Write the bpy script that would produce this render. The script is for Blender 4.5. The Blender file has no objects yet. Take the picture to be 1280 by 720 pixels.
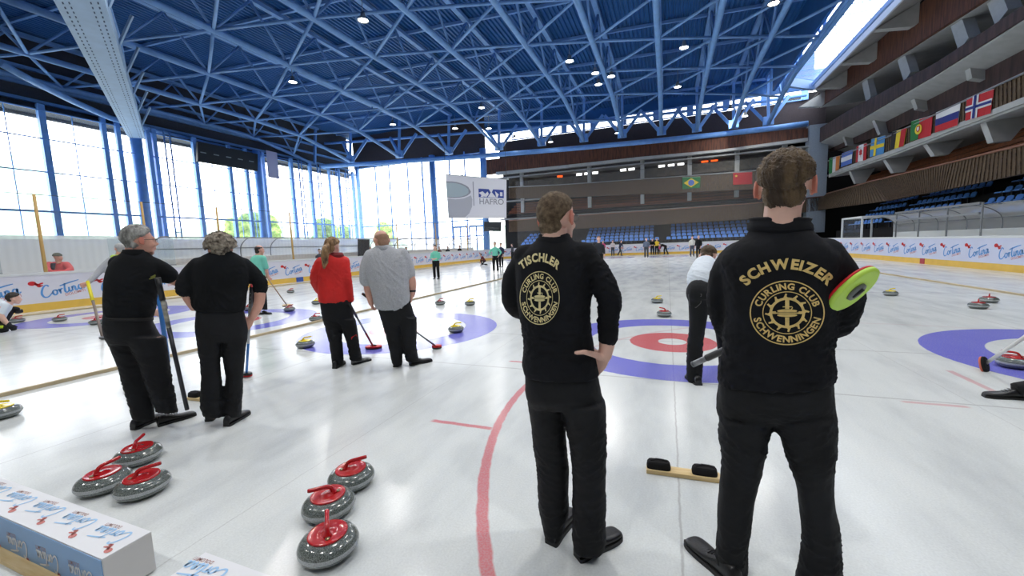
import bpy, bmesh, math, random
import numpy as np
from mathutils import Vector, Matrix, Quaternion
from mathutils.bvhtree import BVHTree
random.seed(7)
RNG = np.random.RandomState(5)
SC = bpy.context.scene
COL = SC.collection
# ------------------------------------------------------------------ camera
F_PX, YAW, PITCH, ROLL, CAM_H = 503.588, -0.36987365, 0.10377621, -0.03737389, 1.52048591
def _basis():
    cy, sy = math.cos(YAW), math.sin(YAW)
    F0 = Vector((sy, cy, 0)); R0 = Vector((cy, -sy, 0)); U0 = Vector((0, 0, 1))
    cp, sp = math.cos(PITCH), math.sin(PITCH)
    F = cp*F0 - sp*U0; U = sp*F0 + cp*U0
    cr, sr = math.cos(ROLL), math.sin(ROLL)
    return cr*R0 + sr*U, -sr*R0 + cr*U, F
CR, CU, CF = _basis()
CAM = Vector((0, 0, CAM_H))
def ray(px, py): return CR*((px-640)/F_PX) + CU*((360-py)/F_PX) + CF
def on(axis, val, px, py):
    """point of the plane axis=val seen at a photo position"""
    d = ray(px, py); t = (val-CAM[axis])/d[axis]; return CAM + d*t
def G(px, py, z=0.0): return on(2, z, px, py)
cam = bpy.data.cameras.new('camera'); co = bpy.data.objects.new('camera', cam); COL.objects.link(co)
m = Matrix((CR, CU, -CF)).transposed().to_4x4(); m.translation = CAM
co.matrix_world = m
cam.sensor_width = 36; cam.lens = F_PX*36/1280; cam.clip_end = 900; cam.clip_start = .05
SC.camera = co
SC.view_settings.view_transform = 'Standard'; SC.view_settings.look = 'None'; SC.view_settings.gamma = 1
SC.view_settings.use_curve_mapping = False
# ------------------------------------------------------------------ materials
def lin(c):
    c = [x/255 for x in c]
    return tuple(x/12.92 if x <= .04045 else ((x+.055)/1.055)**2.4 for x in c)+(1,)
MATS = {}
def mat(name, rgb, rough=.6, metal=0, var=.0, vscale=8, bump=0, bscale=60, spec=.5, alpha=None, stretch=None, coat=0, rgb2=None, sheen=0):
    if name in MATS: return MATS[name]
    m = bpy.data.materials.new(name); m.use_nodes = True; nt = m.node_tree; N = nt.nodes; L = nt.links
    b = N['Principled BSDF']; c = lin(rgb)
    b.inputs['Base Color'].default_value = c; b.inputs['Roughness'].default_value = rough
    b.inputs['Metallic'].default_value = metal; b.inputs['Specular IOR Level'].default_value = spec
    if coat: b.inputs['Coat Weight'].default_value = coat; b.inputs['Coat Roughness'].default_value = .12
    if sheen: b.inputs['Sheen Weight'].default_value = sheen; b.inputs['Sheen Roughness'].default_value = .5
    tc = N.new('ShaderNodeTexCoord'); mp = N.new('ShaderNodeMapping'); L.new(tc.outputs['Object'], mp.inputs[0])
    if stretch: mp.inputs['Scale'].default_value = stretch
    if var or rgb2:
        n = N.new('ShaderNodeTexNoise'); n.inputs['Scale'].default_value = vscale; n.inputs['Detail'].default_value = 5
        L.new(mp.outputs[0], n.inputs['Vector'])
        r = N.new('ShaderNodeValToRGB'); L.new(n.outputs['Fac'], r.inputs[0]); L.new(r.outputs[0], b.inputs['Base Color'])
        e = r.color_ramp.elements; e[0].position = .35; e[1].position = .65
        if rgb2: e[0].color = c; e[1].color = lin(rgb2)
        else:
            e[0].color = tuple(x*(1-var) for x in c[:3])+(1,); e[1].color = tuple(min(1, x*(1+var)) for x in c[:3])+(1,)
    if bump:
        n2 = N.new('ShaderNodeTexNoise'); n2.inputs['Scale'].default_value = bscale; n2.inputs['Detail'].default_value = 4
        L.new(mp.outputs[0], n2.inputs['Vector'])
        bu = N.new('ShaderNodeBump'); bu.inputs['Strength'].default_value = bump; bu.inputs['Distance'].default_value = .01
        L.new(n2.outputs['Fac'], bu.inputs['Height']); L.new(bu.outputs[0], b.inputs['Normal'])
    if alpha is not None: b.inputs['Alpha'].default_value = alpha
    MATS[name] = m; return m
def glassy(name, tint, trans, rough=.05, haze=(235, 240, 245)):
    """thin clear sheet: mostly straight-through, a little haze and gloss"""
    m = bpy.data.materials.new(name); m.use_nodes = True; nt = m.node_tree; N = nt.nodes; L = nt.links
    N.remove(N['Principled BSDF']); out = N['Material Output']
    t = N.new('ShaderNodeBsdfTransparent'); t.inputs[0].default_value = lin(tint)
    d = N.new('ShaderNodeBsdfTranslucent'); d.inputs[0].default_value = lin(haze)
    d2 = N.new('ShaderNodeBsdfDiffuse'); d2.inputs[0].default_value = lin(haze)
    dm = N.new('ShaderNodeMixShader'); L.new(d.outputs[0], dm.inputs[1]); L.new(d2.outputs[0], dm.inputs[2])
    g = N.new('ShaderNodeBsdfGlossy'); g.inputs['Roughness'].default_value = rough; g.inputs[0].default_value = (.9, .9, .9, 1)
    lw = N.new('ShaderNodeLayerWeight'); lw.inputs[0].default_value = .5
    pw = N.new('ShaderNodeMath'); pw.operation = 'POWER'; pw.inputs[1].default_value = 5; L.new(lw.outputs['Facing'], pw.inputs[0])
    fr = N.new('ShaderNodeMath'); fr.operation = 'MULTIPLY_ADD'; fr.inputs[1].default_value = .45; fr.inputs[2].default_value = .02; L.new(pw.outputs[0], fr.inputs[0])
    a = N.new('ShaderNodeMixShader'); a.inputs[0].default_value = trans; L.new(dm.outputs[0], a.inputs[1]); L.new(t.outputs[0], a.inputs[2])
    c = N.new('ShaderNodeMixShader'); L.new(fr.outputs[0], c.inputs[0]); L.new(a.outputs[0], c.inputs[1]); L.new(g.outputs[0], c.inputs[2])
    L.new(c.outputs[0], out.inputs[0]); MATS[name] = m; return m
# ------------------------------------------------------------------ object helpers
def prop(o, label=None, cat=None, group=None, kind=None):
    if label: o['label'] = label
    if cat: o['category'] = cat
    if group: o['group'] = group
    if kind: o['kind'] = kind
    return o
def empty(name, loc=(0, 0, 0), **k):
    o = bpy.data.objects.new(name, None); COL.objects.link(o); o.location = loc; return prop(o, **k)
def setparent(o, p):
    if p is not None:
        o.parent = p
        o.matrix_parent_inverse = Matrix.Translation(p.location).inverted() if p.rotation_euler[2] == 0 else p.matrix_basis.inverted()
class MB:
    def __init__(s): s.v = []; s.f = []; s.mi = []; s.sm = []
    def add(s, vs, fs, mi=0, smooth=False):
        n = len(s.v); s.v += [tuple(v) for v in vs]; s.f += [tuple(i+n for i in f) for f in fs]
        s.mi += [mi]*len(fs); s.sm += [smooth]*len(fs); return s
    def box(s, c, d, R=None, mi=0):
        c = Vector(c); x, y, z = [a/2 for a in d]
        vs = [Vector((sx*x, sy*y, sz*z)) for sx in (-1, 1) for sy in (-1, 1) for sz in (-1, 1)]
        if R is not None: vs = [R @ v for v in vs]
        return s.add([c+v for v in vs], [(0, 1, 3, 2), (4, 6, 7, 5), (0, 4, 5, 1), (2, 3, 7, 6), (0, 2, 6, 4), (1, 5, 7, 3)], mi)
    def beam(s, a, b, w, h, up=(0, 0, 1), mi=0):
        a, b = Vector(a), Vector(b); d = (b-a).normalized(); up = Vector(up)
        sd = d.cross(up)
        if sd.length < 1e-4: sd = d.cross(Vector((1, 0, 0)))
        sd.normalize(); u = sd.cross(d).normalized()
        vs = [p+sd*(i*w/2)+u*(j*h/2) for p in (a, b) for i, j in ((-1, -1), (1, -1), (1, 1), (-1, 1))]
        return s.add(vs, [(3, 2, 1, 0), (4, 5, 6, 7), (0, 1, 5, 4), (1, 2, 6, 5), (2, 3, 7, 6), (3, 0, 4, 7)], mi)
    def tube(s, pts, r, n=8, mi=0, cap=True, smooth=True):
        pts = [Vector(p) for p in pts]; rs = r if isinstance(r, (list, tuple)) else [r]*len(pts)
        d0 = (pts[1]-pts[0]).normalized(); a = d0.orthogonal().normalized(); vs = []
        for i, p in enumerate(pts):
            d = (pts[min(i+1, len(pts)-1)]-pts[max(i-1, 0)]).normalized()
            a = (a-d*a.dot(d)).normalized(); b = d.cross(a)
            vs += [p+(a*math.cos(2*math.pi*k/n)+b*math.sin(2*math.pi*k/n))*rs[i] for k in range(n)]
        fs = [(i*n+k, i*n+(k+1) % n, (i+1)*n+(k+1) % n, (i+1)*n+k) for i in range(len(pts)-1) for k in range(n)]
        s.add(vs, fs, mi, smooth)
        if cap:
            m0 = len(s.v)-len(vs); e = (len(pts)-1)*n
            s.f += [tuple(m0+k for k in reversed(range(n))), tuple(m0+e+k for k in range(n))]; s.mi += [mi]*2; s.sm += [False]*2
        return s
    def ell(s, c, r, R=None, nu=16, nv=10, mi=0):
        c = Vector(c); vs = []; fs = []
        for j in range(nv+1):
            th = math.pi*j/nv
            for i in range(nu):
                ph = 2*math.pi*i/nu
                v = Vector((r[0]*math.sin(th)*math.cos(ph), r[1]*math.sin(th)*math.sin(ph), r[2]*math.cos(th)))
                vs.append(c+(R @ v if R is not None else v))
        for j in range(nv):
            for i in range(nu):
                fs.append((j*nu+i, (j+1)*nu+i, (j+1)*nu+(i+1) % nu, j*nu+(i+1) % nu))
        return s.add(vs, fs, mi, True)
    def lathe(s, prof, c=(0, 0, 0), n=32, mi=0):
        c = Vector(c); vs = [(c.x+r*math.cos(2*math.pi*k/n), c.y+r*math.sin(2*math.pi*k/n), c.z+z) for r, z in prof for k in range(n)]
        fs = [(i*n+k, i*n+(k+1) % n, (i+1)*n+(k+1) % n, (i+1)*n+k) for i in range(len(prof)-1) for k in range(n)]
        return s.add(vs, fs, mi, True)
    def loft(s, rings, mi=0, smooth=True):
        n = len(rings[0]); vs = [v for r in rings for v in r]
        fs = [(i*n+k, i*n+(k+1) % n, (i+1)*n+(k+1) % n, (i+1)*n+k) for i in range(len(rings)-1) for k in range(n)]
        s.add(vs, fs, mi, smooth); m0 = len(s.v)-len(vs); e = (len(rings)-1)*n
        s.f += [tuple(m0+k for k in reversed(range(n))), tuple(m0+e+k for k in range(n))]; s.mi += [mi]*2; s.sm += [False]*2
        return s
    def slab(s, poly, t):
        """convex or concave planar polygon given thickness vector t"""
        t = Vector(t); n = len(poly); vs = [Vector(p) for p in poly]+[Vector(p)+t for p in poly]
        return s.add(vs, [tuple(range(n)), tuple(reversed(range(n, 2*n)))]+[((i+1) % n, i, n+i, n+(i+1) % n) for i in range(n)])
    def mesh(s, name, mats):
        me = bpy.data.meshes.new(name); me.from_pydata(s.v, [], s.f); me.update()
        for m in (mats if isinstance(mats, (list, tuple)) else [mats]): me.materials.append(m)
        me.polygons.foreach_set('material_index', s.mi); me.polygons.foreach_set('use_smooth', s.sm)
        bm = bmesh.new(); bm.from_mesh(me); bmesh.ops.recalc_face_normals(bm, faces=bm.faces); bm.to_mesh(me); bm.free()
        return me
    def build(s, name, mats, parent=None, bevel=0, **k):
        o = bpy.data.objects.new(name, s.mesh(name, mats)); COL.objects.link(o)
        if bevel:
            b = o.modifiers.new('b', 'BEVEL'); b.width = bevel; b.segments = 2; b.limit_method = 'ANGLE'
        setparent(o, parent); return prop(o, **k)
def rel(mb, o):  # shift builder geometry to be relative to location o
    o = Vector(o); mb.v = [tuple(Vector(v)-o) for v in mb.v]; return mb
def build_at(mb, name, mats, loc, **k):
    rel(mb, loc); o = mb.build(name, mats, **k); o.location = loc; return o
def copy_tree(o, parent=None):
    c = o.copy(); COL.objects.link(c); c.parent = parent
    for ch in o.children: copy_tree(ch, c)
    return c
def chord_interp(rows, k=4):
    """Catmull-Rom densify of a list of equal-length numeric tuples"""
    R = np.array(rows, float); out = []
    for i in range(len(R)-1):
        p0, p1, p2, p3 = R[max(i-1, 0)], R[i], R[i+1], R[min(i+2, len(R)-1)]
        for j in range(k):
            t = j/k
            out.append(.5*((2*p1)+(-p0+p2)*t+(2*p0-5*p1+4*p2-p3)*t*t+(-p0+3*p1-3*p2+p3)*t**3))
    out.append(R[-1]); return out
# ------------------------------------------------------------------ lettering
_tc = {}
def glyphs(text, bold=0.0, shear=0.0):
    """2-D outline mesh of a string: list of (verts2d, tris) with advance width"""
    key = (text, bold, shear)
    if key in _tc: return _tc[key]
    cu = bpy.data.curves.new('t', 'FONT'); cu.body = text; cu.size = 1; cu.offset = bold; cu.shear = shear; cu.resolution_u = 4; cu.fill_mode = 'FRONT'
    cu.dimensions = '2D'
    ob = bpy.data.objects.new('t', cu); COL.objects.link(ob)
    bpy.context.view_layer.update()
    dg = bpy.context.evaluated_depsgraph_get()
    me = bpy.data.meshes.new_from_object(ob.evaluated_get(dg))
    vs = [(v.co.x, v.co.y) for v in me.vertices]; fs = [tuple(p.vertices) for p in me.polygons]
    bpy.data.objects.remove(ob); bpy.data.curves.remove(cu); bpy.data.meshes.remove(me)
    _tc[key] = (vs, fs); return _tc[key]
def char_w(ch, bold):
    if ch == ' ': return .32
    vs, _ = glyphs(ch, bold); return max(v[0] for v in vs)-min(v[0] for v in vs)
def serif(ch, cap=.7):
    """little slab feet for a capital letter, in glyph space"""
    vs, fs = glyphs(ch, 0.02)
    return vs, fs
def text_flat(mb, text, size, func, bold=.02, shear=0, mi=0):
    """lay a string through func(u,v)->3D, centred on u=0, baseline v=0, cap height = size"""
    vs, fs = glyphs(text, bold, shear); xs = [v[0] for v in vs]; c = (min(xs)+max(xs))/2; k = size/.70
    mb.add([func((v[0]-c)*k, v[1]*k) for v in vs], fs, mi)
def arc_text(text, radius, size, a_mid, top=True, bold=.03, gap=.10, span=None):
    """letters on a circle; returns list of (pts2d, faces); angle 0=+x, ccw; size = cap height"""
    k = size/.70; ws = [char_w(c, bold)*k for c in text]; g = gap*k
    tot = sum(ws)+g*(len(ws)-1)
    if span:
        g = (span*radius-sum(ws))/(len(ws)-1); tot = span*radius
    out = []; pos = -tot/2
    for c, w in zip(text, ws):
        mid = pos+w/2
        if c != ' ':
            vs, fs = glyphs(c, bold); xs = [v[0] for v in vs]; cx = (min(xs)+max(xs))/2
            a = a_mid-mid/radius if top else a_mid+mid/radius
            pts = []
            for x, y in vs:
                lx, ly = (x-cx)*k, y*k
                if top: r = radius+ly; t = a-lx/radius
                else: r = radius-ly; t = a+lx/radius
                if top:   # rigid letter
                    rx, ry = math.cos(a), math.sin(a); tx, ty = math.sin(a), -math.cos(a)
                    pts.append((radius*rx+ly*rx+lx*tx, radius*ry+ly*ry+lx*ty))
                else:
                    rx, ry = math.cos(a), math.sin(a); tx, ty = -math.sin(a), math.cos(a)
                    pts.append((radius*rx-ly*rx+lx*tx, radius*ry-ly*ry+lx*ty))
            out.append((pts, fs))
        pos += w+g
    return out
# brush-script word (strokes are hand written)
SCRIPT = [
 [(1.08,1.22),(.98,1.42),(.72,1.42),(.38,1.05),(.17,.5),(.3,.06),(.68,.0),(1.05,.25),(1.25,.45)],
 [(1.62,.62),(1.38,.6),(1.24,.3),(1.38,.03),(1.62,.12),(1.72,.42),(1.6,.62),(1.85,.5)],
 [(1.95,.68),(2.0,.3),(1.98,.02)],[(2.0,.32),(2.15,.58),(2.36,.6)],
 [(2.72,1.2),(2.55,.55),(2.52,.12),(2.68,.0),(2.9,.2)],
 [(3.0,.62),(2.95,.15),(3.08,.0),(3.25,.2)],
 [(3.32,.62),(3.3,.02)],[(3.32,.3),(3.48,.6),(3.64,.5),(3.62,.1),(3.76,.02),(3.9,.2)],
 [(4.4,.55),(4.15,.6),(3.98,.28),(4.1,.02),(4.3,.12),(4.46,.6),(4.42,.15),(4.55,.02),(4.7,.15)],
 [(2.15,1.0),(2.7,1.08),(3.4,1.17),(4.3,1.24)]]
def stroke2d(pts, w0, w1):
    P = chord_interp(pts, 4) if len(pts) > 2 else [np.array(p, float) for p in pts]
    n = len(P); L = []; R = []
    for i, p in enumerate(P):
        d = P[min(i+1, n-1)]-P[max(i-1, 0)]; d = d/(np.linalg.norm(d)+1e-9); nn = np.array([-d[1], d[0]])
        w = w0+(w1-w0)*abs(d[0]); t = i/(n-1); w *= .45+.55*math.sin(math.pi*min(1, max(0, t*.8+.15)))
        L.append(tuple(p+nn*w)); R.append(tuple(p-nn*w))
    vs = L+R; fs = [(i, i+1, n+i+1, n+i) for i in range(n-1)]
    return vs, fs
def blob2d(c, rx, ry, rot=0, n=18):
    cs, sn = math.cos(rot), math.sin(rot)
    return [(c[0]+rx*math.cos(a)*cs-ry*math.sin(a)*sn, c[1]+rx*math.cos(a)*sn+ry*math.sin(a)*cs) for a in [2*math.pi*i/n for i in range(n)]], [tuple(range(n))]
def cortina(func, mbs, rot=math.radians(14)):
    """mbs = (word, animal mark, small line) builders. unit: word about 4.7 wide; func(u,v)->3D"""
    cs, sn = math.cos(rot), math.sin(rot)
    f = lambda p: func(p[0]*cs-p[1]*sn, p[0]*sn+p[1]*cs)
    for st in SCRIPT:
        vs, fs = stroke2d(st, .125, .085); mbs[0].add([f(p) for p in vs], fs)
    for c, rx, ry, r in (((-.32,2.02),.40,.27,-.15),((.02,1.82),.14,.2,.5),((.2,1.62),.2,.27,.5),((.5,1.78),.24,.1,.1),((.42,1.5),.2,.09,.2)):
        vs, fs = blob2d(c, rx, ry, r); mbs[1].add([f(p) for p in vs], fs)
    vs, fs = glyphs('DOLOMITI', .005); k = .33/.7; xs = [v[0] for v in vs]
    mbs[2].add([f((v[0]*k+2.35, v[1]*k-.42)) for v in vs], fs)
WORLD, LW, EXPO = 3.2, 130, 1.0
# ------------------------------------------------------------------ people
def evalmesh(o):
    dg = bpy.context.evaluated_depsgraph_get(); dg.update()
    return bpy.data.meshes.new_from_object(o.evaluated_get(dg))
def nz(P, k, seed=0):
    """cheap smooth noise, vectorised, ~[-1,1]"""
    r = np.random.RandomState(seed+11); q = P*k; w = np.zeros(len(P)); amp = .5; tot = 0
    for o in range(4):
        D = r.randn(3, 3); D /= np.linalg.norm(D, axis=1)[:, None]; ph = r.rand(3)*6.28
        s = np.sin(q@D.T+ph+1.3*np.sin(q@D[::-1].T*.7+ph[::-1])); w += amp*s.mean(1)*1.7; tot += amp; amp *= .55; q = q*1.9
    return w/tot
class Blob(MB):
    def done(s, name, material, voxel=.008, smooth=4, parent=None, folds=(), noise=None, keep=None, **k):
        me = s.mesh(name, material); o = bpy.data.objects.new(name, me); COL.objects.link(o)
        r = o.modifiers.new('r', 'REMESH'); r.mode = 'VOXEL'; r.voxel_size = voxel; r.use_smooth_shade = True
        if smooth:
            sm = o.modifiers.new('s', 'SMOOTH'); sm.factor = .5; sm.iterations = smooth
        m2 = evalmesh(o); o.modifiers.clear(); o.data = m2; m2.name = name
        if not m2.materials: m2.materials.append(material)
        n = len(m2.vertices); P = np.empty(n*3); m2.vertices.foreach_get('co', P); P = P.reshape(-1, 3)
        Nn = np.empty(n*3); m2.vertices.foreach_get('normal', Nn); Nn = Nn.reshape(-1, 3); d = np.zeros(n)
        for f in folds:   # centre, radius, direction, wavelength, amplitude
            c, rad, dr, wl, amp = f[:5]; seed = f[5] if len(f) > 5 else 1
            c = np.array(c); dr = np.array(dr, float); dr /= np.linalg.norm(dr)
            q = P-c; w = np.exp(-(q**2).sum(1)/(rad*rad))
            al = (q@dr)[:, None]*dr; g = al*(6.283/wl)*.8+(q-al)*(6.283/wl)*.22
            sv = nz(g, 1., seed); sv = 1-np.minimum(1, np.abs(sv)*3.2)
            d += w*amp*1.25*(sv-.35)
        if noise:
            for wl, amp, seed in noise: d += amp*nz(P, 6.283/wl, seed)
        if folds or noise: P = P+Nn*d[:, None]; m2.vertices.foreach_set('co', P.ravel())
        m2.polygons.foreach_set('use_smooth', [True]*len(m2.polygons)); m2.update()
        setparent(o, parent); return prop(o, **k)
class View:
    """vertical plane at distance D facing the camera; px -> 3-D"""
    def __init__(s, D, px, py=600):
        g = on(2, 0, px, 600); s.n = Vector((g.x, g.y, 0)).normalized(); s.D = D
        s.r = s.n.cross(Vector((0, 0, 1))).normalized()     # rightwards
    def p(s, px, py, d=0.0):
        r = ray(px, py); t = (s.D+d)/(r.dot(s.n)); return CAM+r*t
    def row(s, xl, xr, y, d=0, hd=.12, e=2.4, n=28, inset=0, yaw=0):
        a, b = s.p(xl, y, d), s.p(xr, y, d); z = (a.z+b.z)/2; c = (a+b)/2
        ax = (b-a)/2; hw = max(.01, ax.length-inset); ax = Vector((ax.x, ax.y, ax.z)).normalized()
        h = s.n*max(.01, hd-inset); out = []
        for k in range(n):
            t = 2*math.pi*k/n; ct, st = math.cos(t), math.sin(t)
            out.append(c+ax*(hw*math.copysign(abs(ct)**(2/e), ct))+h*math.copysign(abs(st)**(2/e), st))
        return out
    def rows(s, mb, R, inset=0, k=3, e=2.4):
        mb.loft([s.row(*r, inset=inset, e=e) for r in chord_interp(R, k)])
    def tube(s, mb, T, inset=0, k=3):
        T = chord_interp(T, k) if len(T) > 2 else T
        P = [s.p(t[0], t[1], t[2]) for t in T]; mb.tube(P, [max(.008, t[3]-inset) for t in T], n=16)
        mb.ell(P[0], (max(.008, T[0][3]-inset),)*3, nu=14, nv=8); mb.ell(P[-1], (max(.008, T[-1][3]-inset),)*3, nu=14, nv=8)
    def yawdir(s, deg):
        """0 = away from the camera, 90 = to the right"""
        a = math.radians(deg); return s.n*math.cos(a)+s.r*math.sin(a)
def head_frame(v, yaw, pitch=0, roll=0):
    f = v.yawdir(yaw); u = Vector((0, 0, 1)); r = f.cross(u)
    q = Quaternion(r, math.radians(-pitch)) ; f = q @ f; u = q @ u
    q = Quaternion(f, math.radians(roll)); u = q @ u; r = f.cross(u).normalized()
    return Matrix((r, f, u)).transposed()
def add_head(mb, C, M, s=1.0, fat=1.0, ears=True):
    """C = middle of head; M columns right, forward, up"""
    P = lambda x, y, z: C+M @ Vector((x*s*fat, y*s, z*s)); R = M
    E = lambda c, r, **k: mb.ell(P(*c), [a*s for a in r], R=R, **k)
    E((0, -.012, .032), (.076*fat, .096, .087)); E((0, .03, -.02), (.064*fat, .066, .075))
    E((0, .038, -.062), (.054*fat, .052, .045)); E((0, .068, -.094), (.024, .02, .019)); E((.03, .045, -.075), (.02, .03, .022)); E((-.03, .045, -.075), (.02, .03, .022))
    E((0, .082, .028), (.05, .016, .014)); E((.035, .07, -.025), (.022, .02, .018)); E((-.035, .07, -.025), (.022, .02, .018))
    mb.tube([P(0, .088, .022), P(0, .104, -.005), P(0, .116, -.024)], [.008*s, .010*s, .013*s], n=10)
    E((.011, .1, -.028), (.009, .01, .008)); E((-.011, .1, -.028), (.009, .01, .008))
    E((0, .093, -.052), (.024, .011, .007)); E((0, .09, -.064), (.021, .012, .008))
    if ears:
        for sx in (-1, 1):
            E((sx*.081, -.008, .004), (.010, .018, .031)); E((sx*.088, -.017, .010), (.008, .013, .025)); mb.tube([P(sx*(.086+.006*math.sin(q*.5+.3)), -.010-.019*math.sin(q), .004+.031*math.cos(q)) for q in [math.pi*t/8 for t in range(0, 9)]], .0055*s, n=8); E((sx*.080, .0, -.022), (.008, .009, .011))
def add_neck(mb, C, M, base, r=.058, s=1.0):
    a = C+M @ Vector((0, -.03*s, -.04*s)); b = Vector(base)
    mb.tube([a, (a+b)/2, b, b+(b-a).normalized()*.05], [r*.98, r, r*1.10, r*1.2], n=18)
def tint_ears(o, C, M, s=1.0):
    me = o.data; me.materials.append(mat('ear_skin', (216, 136, 118), .5, bump=.05, bscale=160)); n = len(me.polygons)
    c = np.empty(n*3); me.polygons.foreach_get('center', c); q = (c.reshape(-1, 3)-np.array(C))@np.array(M)/s
    k = (np.abs(q[:, 0]) > .0795) & (np.abs(q[:, 1]+.012) < .028) & (np.abs(q[:, 2]-.002) < .042); me.polygons.foreach_set('material_index', k.astype(np.int32)); me.update()
def add_hair(name, material, C, M, s=1.0, fat=1.0, thick=.010, top=.014, line=((0, .55), (50, .40), (80, .12), (105, -.18), (140, -.5), (180, -.62)), noise=.003, voxel=.004, parent=None, curl=0, seed=3, bald=None, lumps=(), nape=.055, **k):
    nu, nv = 72, 44; vs = []; fs = []; az0 = [a for a, _ in line]; zz = [z for _, z in line]
    for j in range(nv+1):
        th = math.pi*j/nv
        for i in range(nu):
            ph = 2*math.pi*i/nu; d = Vector((math.sin(th)*math.sin(ph), math.sin(th)*math.cos(ph), math.cos(th)))
            az = abs((math.degrees(ph)+180) % 360-180); zl = float(np.interp(az, az0, zz))
            w = 1/(1+math.exp(-(d.z-zl)*22))
            if bald: w *= 1-1/(1+math.exp(-(d.z-bald)*14))
            ex = thick+(top-thick)*max(0, d.z)
            sc = (1-.22*(1-w)); v = Vector((d.x*(.078*fat+ex*w)*sc, d.y*(.098+ex*w)*sc-.012, d.z*(.089+ex*w)*sc+.032))
            vs.append(C+M @ (v*s))
    for j in range(nv):
        for i in range(nu): fs.append((j*nu+i, (j+1)*nu+i, (j+1)*nu+(i+1) % nu, j*nu+(i+1) % nu))
    b = Blob(); b.add(vs, fs, 0, True)
    if nape: b.ell(C+M @ (Vector((0, -.052, -.030))*s), [.066*s*fat, .045*s, (nape+.008)*s], R=M)
    for lc, lr in lumps: b.ell(C+M @ (Vector(lc)*s), [a*s for a in lr], R=M)
    if curl:
        r = random.Random(seed)
        for _ in range(curl):
            ph = r.uniform(0, 6.28); z = r.uniform(-.35, 1); az = abs((math.degrees(ph)+180) % 360-180)
            if z < float(np.interp(az, az0, zz))+.05: continue
            q = math.sqrt(1-z*z); rr = r.uniform(.010, .018)
            b.ell(C+M @ (Vector((math.sin(ph)*q*(.085*fat+thick), math.cos(ph)*q*(.1+thick)-.012, z*(.09+top)+.032))*s), (rr*s,)*3, nu=8, nv=6)
    return b.done(name, material, voxel=voxel, smooth=1 if curl else 7, parent=parent, noise=[(.05, noise*1.2, seed), (.014, noise, seed+1)], **k)
def add_hand(mb, W, D, Nn, side=1, curl=(25, 30, 20), thumb=35, s=1.0, spread=4):
    """W wrist, D towards fingers, Nn palm-normal (palm faces this way), side=+1: thumb on D x N side"""
    D = Vector(D).normalized(); Nn = Vector(Nn); Nn = (Nn-D*Nn.dot(D)).normalized(); S = D.cross(Nn).normalized()*side
    rg = []
    for t, w, h in ((-.02, .026, .02), (0, .027, .019), (.03, .036, .017), (.06, .042, .015), (.09, .041, .012), (.098, .036, .008)):
        c = W+D*(t*s); rg.append([c+S*(w*s*math.cos(a))+Nn*(h*s*math.sin(a)) for a in [2*math.pi*i/14 for i in range(14)]])
    mb.loft(rg)
    for off, L, r in ((.031, .072, .0088), (.0105, .08, .0092), (-.0105, .075, .0088), (-.03, .058, .0078)):
        p = W+D*(.088*s)+S*(off*s); d = (D+S*(off*spread*.8)).normalized(); pts = [p-D*.01*s, p]; seg = (.46, .3, .24)
        for q, c in zip(seg, curl):
            rot = Quaternion(D.cross(Nn).normalized(), math.radians(c)); d = rot @ d; p = p+d*(L*q*s); pts.append(p)
        mb.tube(pts, [r*s, r*s, r*.97*s, r*.92*s, r*.8*s], n=10); mb.ell(pts[-1], (r*.8*s,)*3, nu=8, nv=6)
    b = W+D*(.02*s)+S*(.022*s); th = math.radians(thumb)
    d1 = (D*math.cos(th)+S*math.sin(th)+Nn*.25).normalized(); d2 = (D*math.cos(th*.5)+S*math.sin(th*.5)+Nn*.3).normalized()
    pts = [b, b+d1*.042*s, b+d1*.042*s+d2*.03*s, b+d1*.042*s+d2*.054*s]
    mb.tube(pts, [.014*s, .0125*s, .0105*s, .0085*s], n=10); mb.ell(pts[-1], (.0085*s,)*3, nu=8, nv=6)
def shoe(H, T, material, sole_m, parent, L=.30, w=1.0, tilt=0, name='shoe', acc=None):
    """H heel on ice, T a point the toe aims at"""
    H = Vector((H[0], H[1], 0)); d = Vector((T[0]-H.x, T[1]-H.y, 0)).normalized(); sd = Vector((d.y, -d.x, 0)); up = Vector((0, 0, 1))
    S = ((0, .026, .052), (.03, .033, .085), (.10, .036, .098), (.24, .036, .094), (.38, .038, .078), (.55, .044, .060), (.72, .048, .053), (.86, .046, .049), (.95, .038, .043), (1, .024, .032))
    rg = []
    for t, hw, h in chord_interp(S, 2):
        c = H+d*(t*L*.985); ring = []
        for k in range(20):
            a = 2*math.pi*k/20; ca, sa = math.cos(a), math.sin(a)
            x = math.copysign(abs(ca)**.75, ca)*hw*w; z = .016+(h-.016)*(.5+.5*math.copysign(abs(sa)**.85, sa))
            x *= 1-.28*max(0, (z-.03)/.09)
            ring.append(c+sd*x+up*z)
        rg.append(ring)
    b = MB(); b.loft(rg); o = b.build(name, material, parent)
    s = MB(); pl = [(t, hw+.004) for t, hw, h in chord_interp(S, 3)]
    out = [H+d*(t*L-.004)+sd*(q*w) for t, q in pl]+[H+d*(t*L+.004)-sd*(q*w) for t, q in reversed(pl)]
    s.slab(out, (0, 0, .02)); s.build('sole', sole_m, o)
    l = MB()
    for t in (.36, .43, .5, .57):
        c = H+d*(t*L)+up*(.105-.075*(t-.22)/.5*1.0); l.tube([c-sd*.024, c+up*.006, c+sd*.024], .0028, n=5)
    l.build('lace', acc or sole_m, o)
    return o
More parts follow.
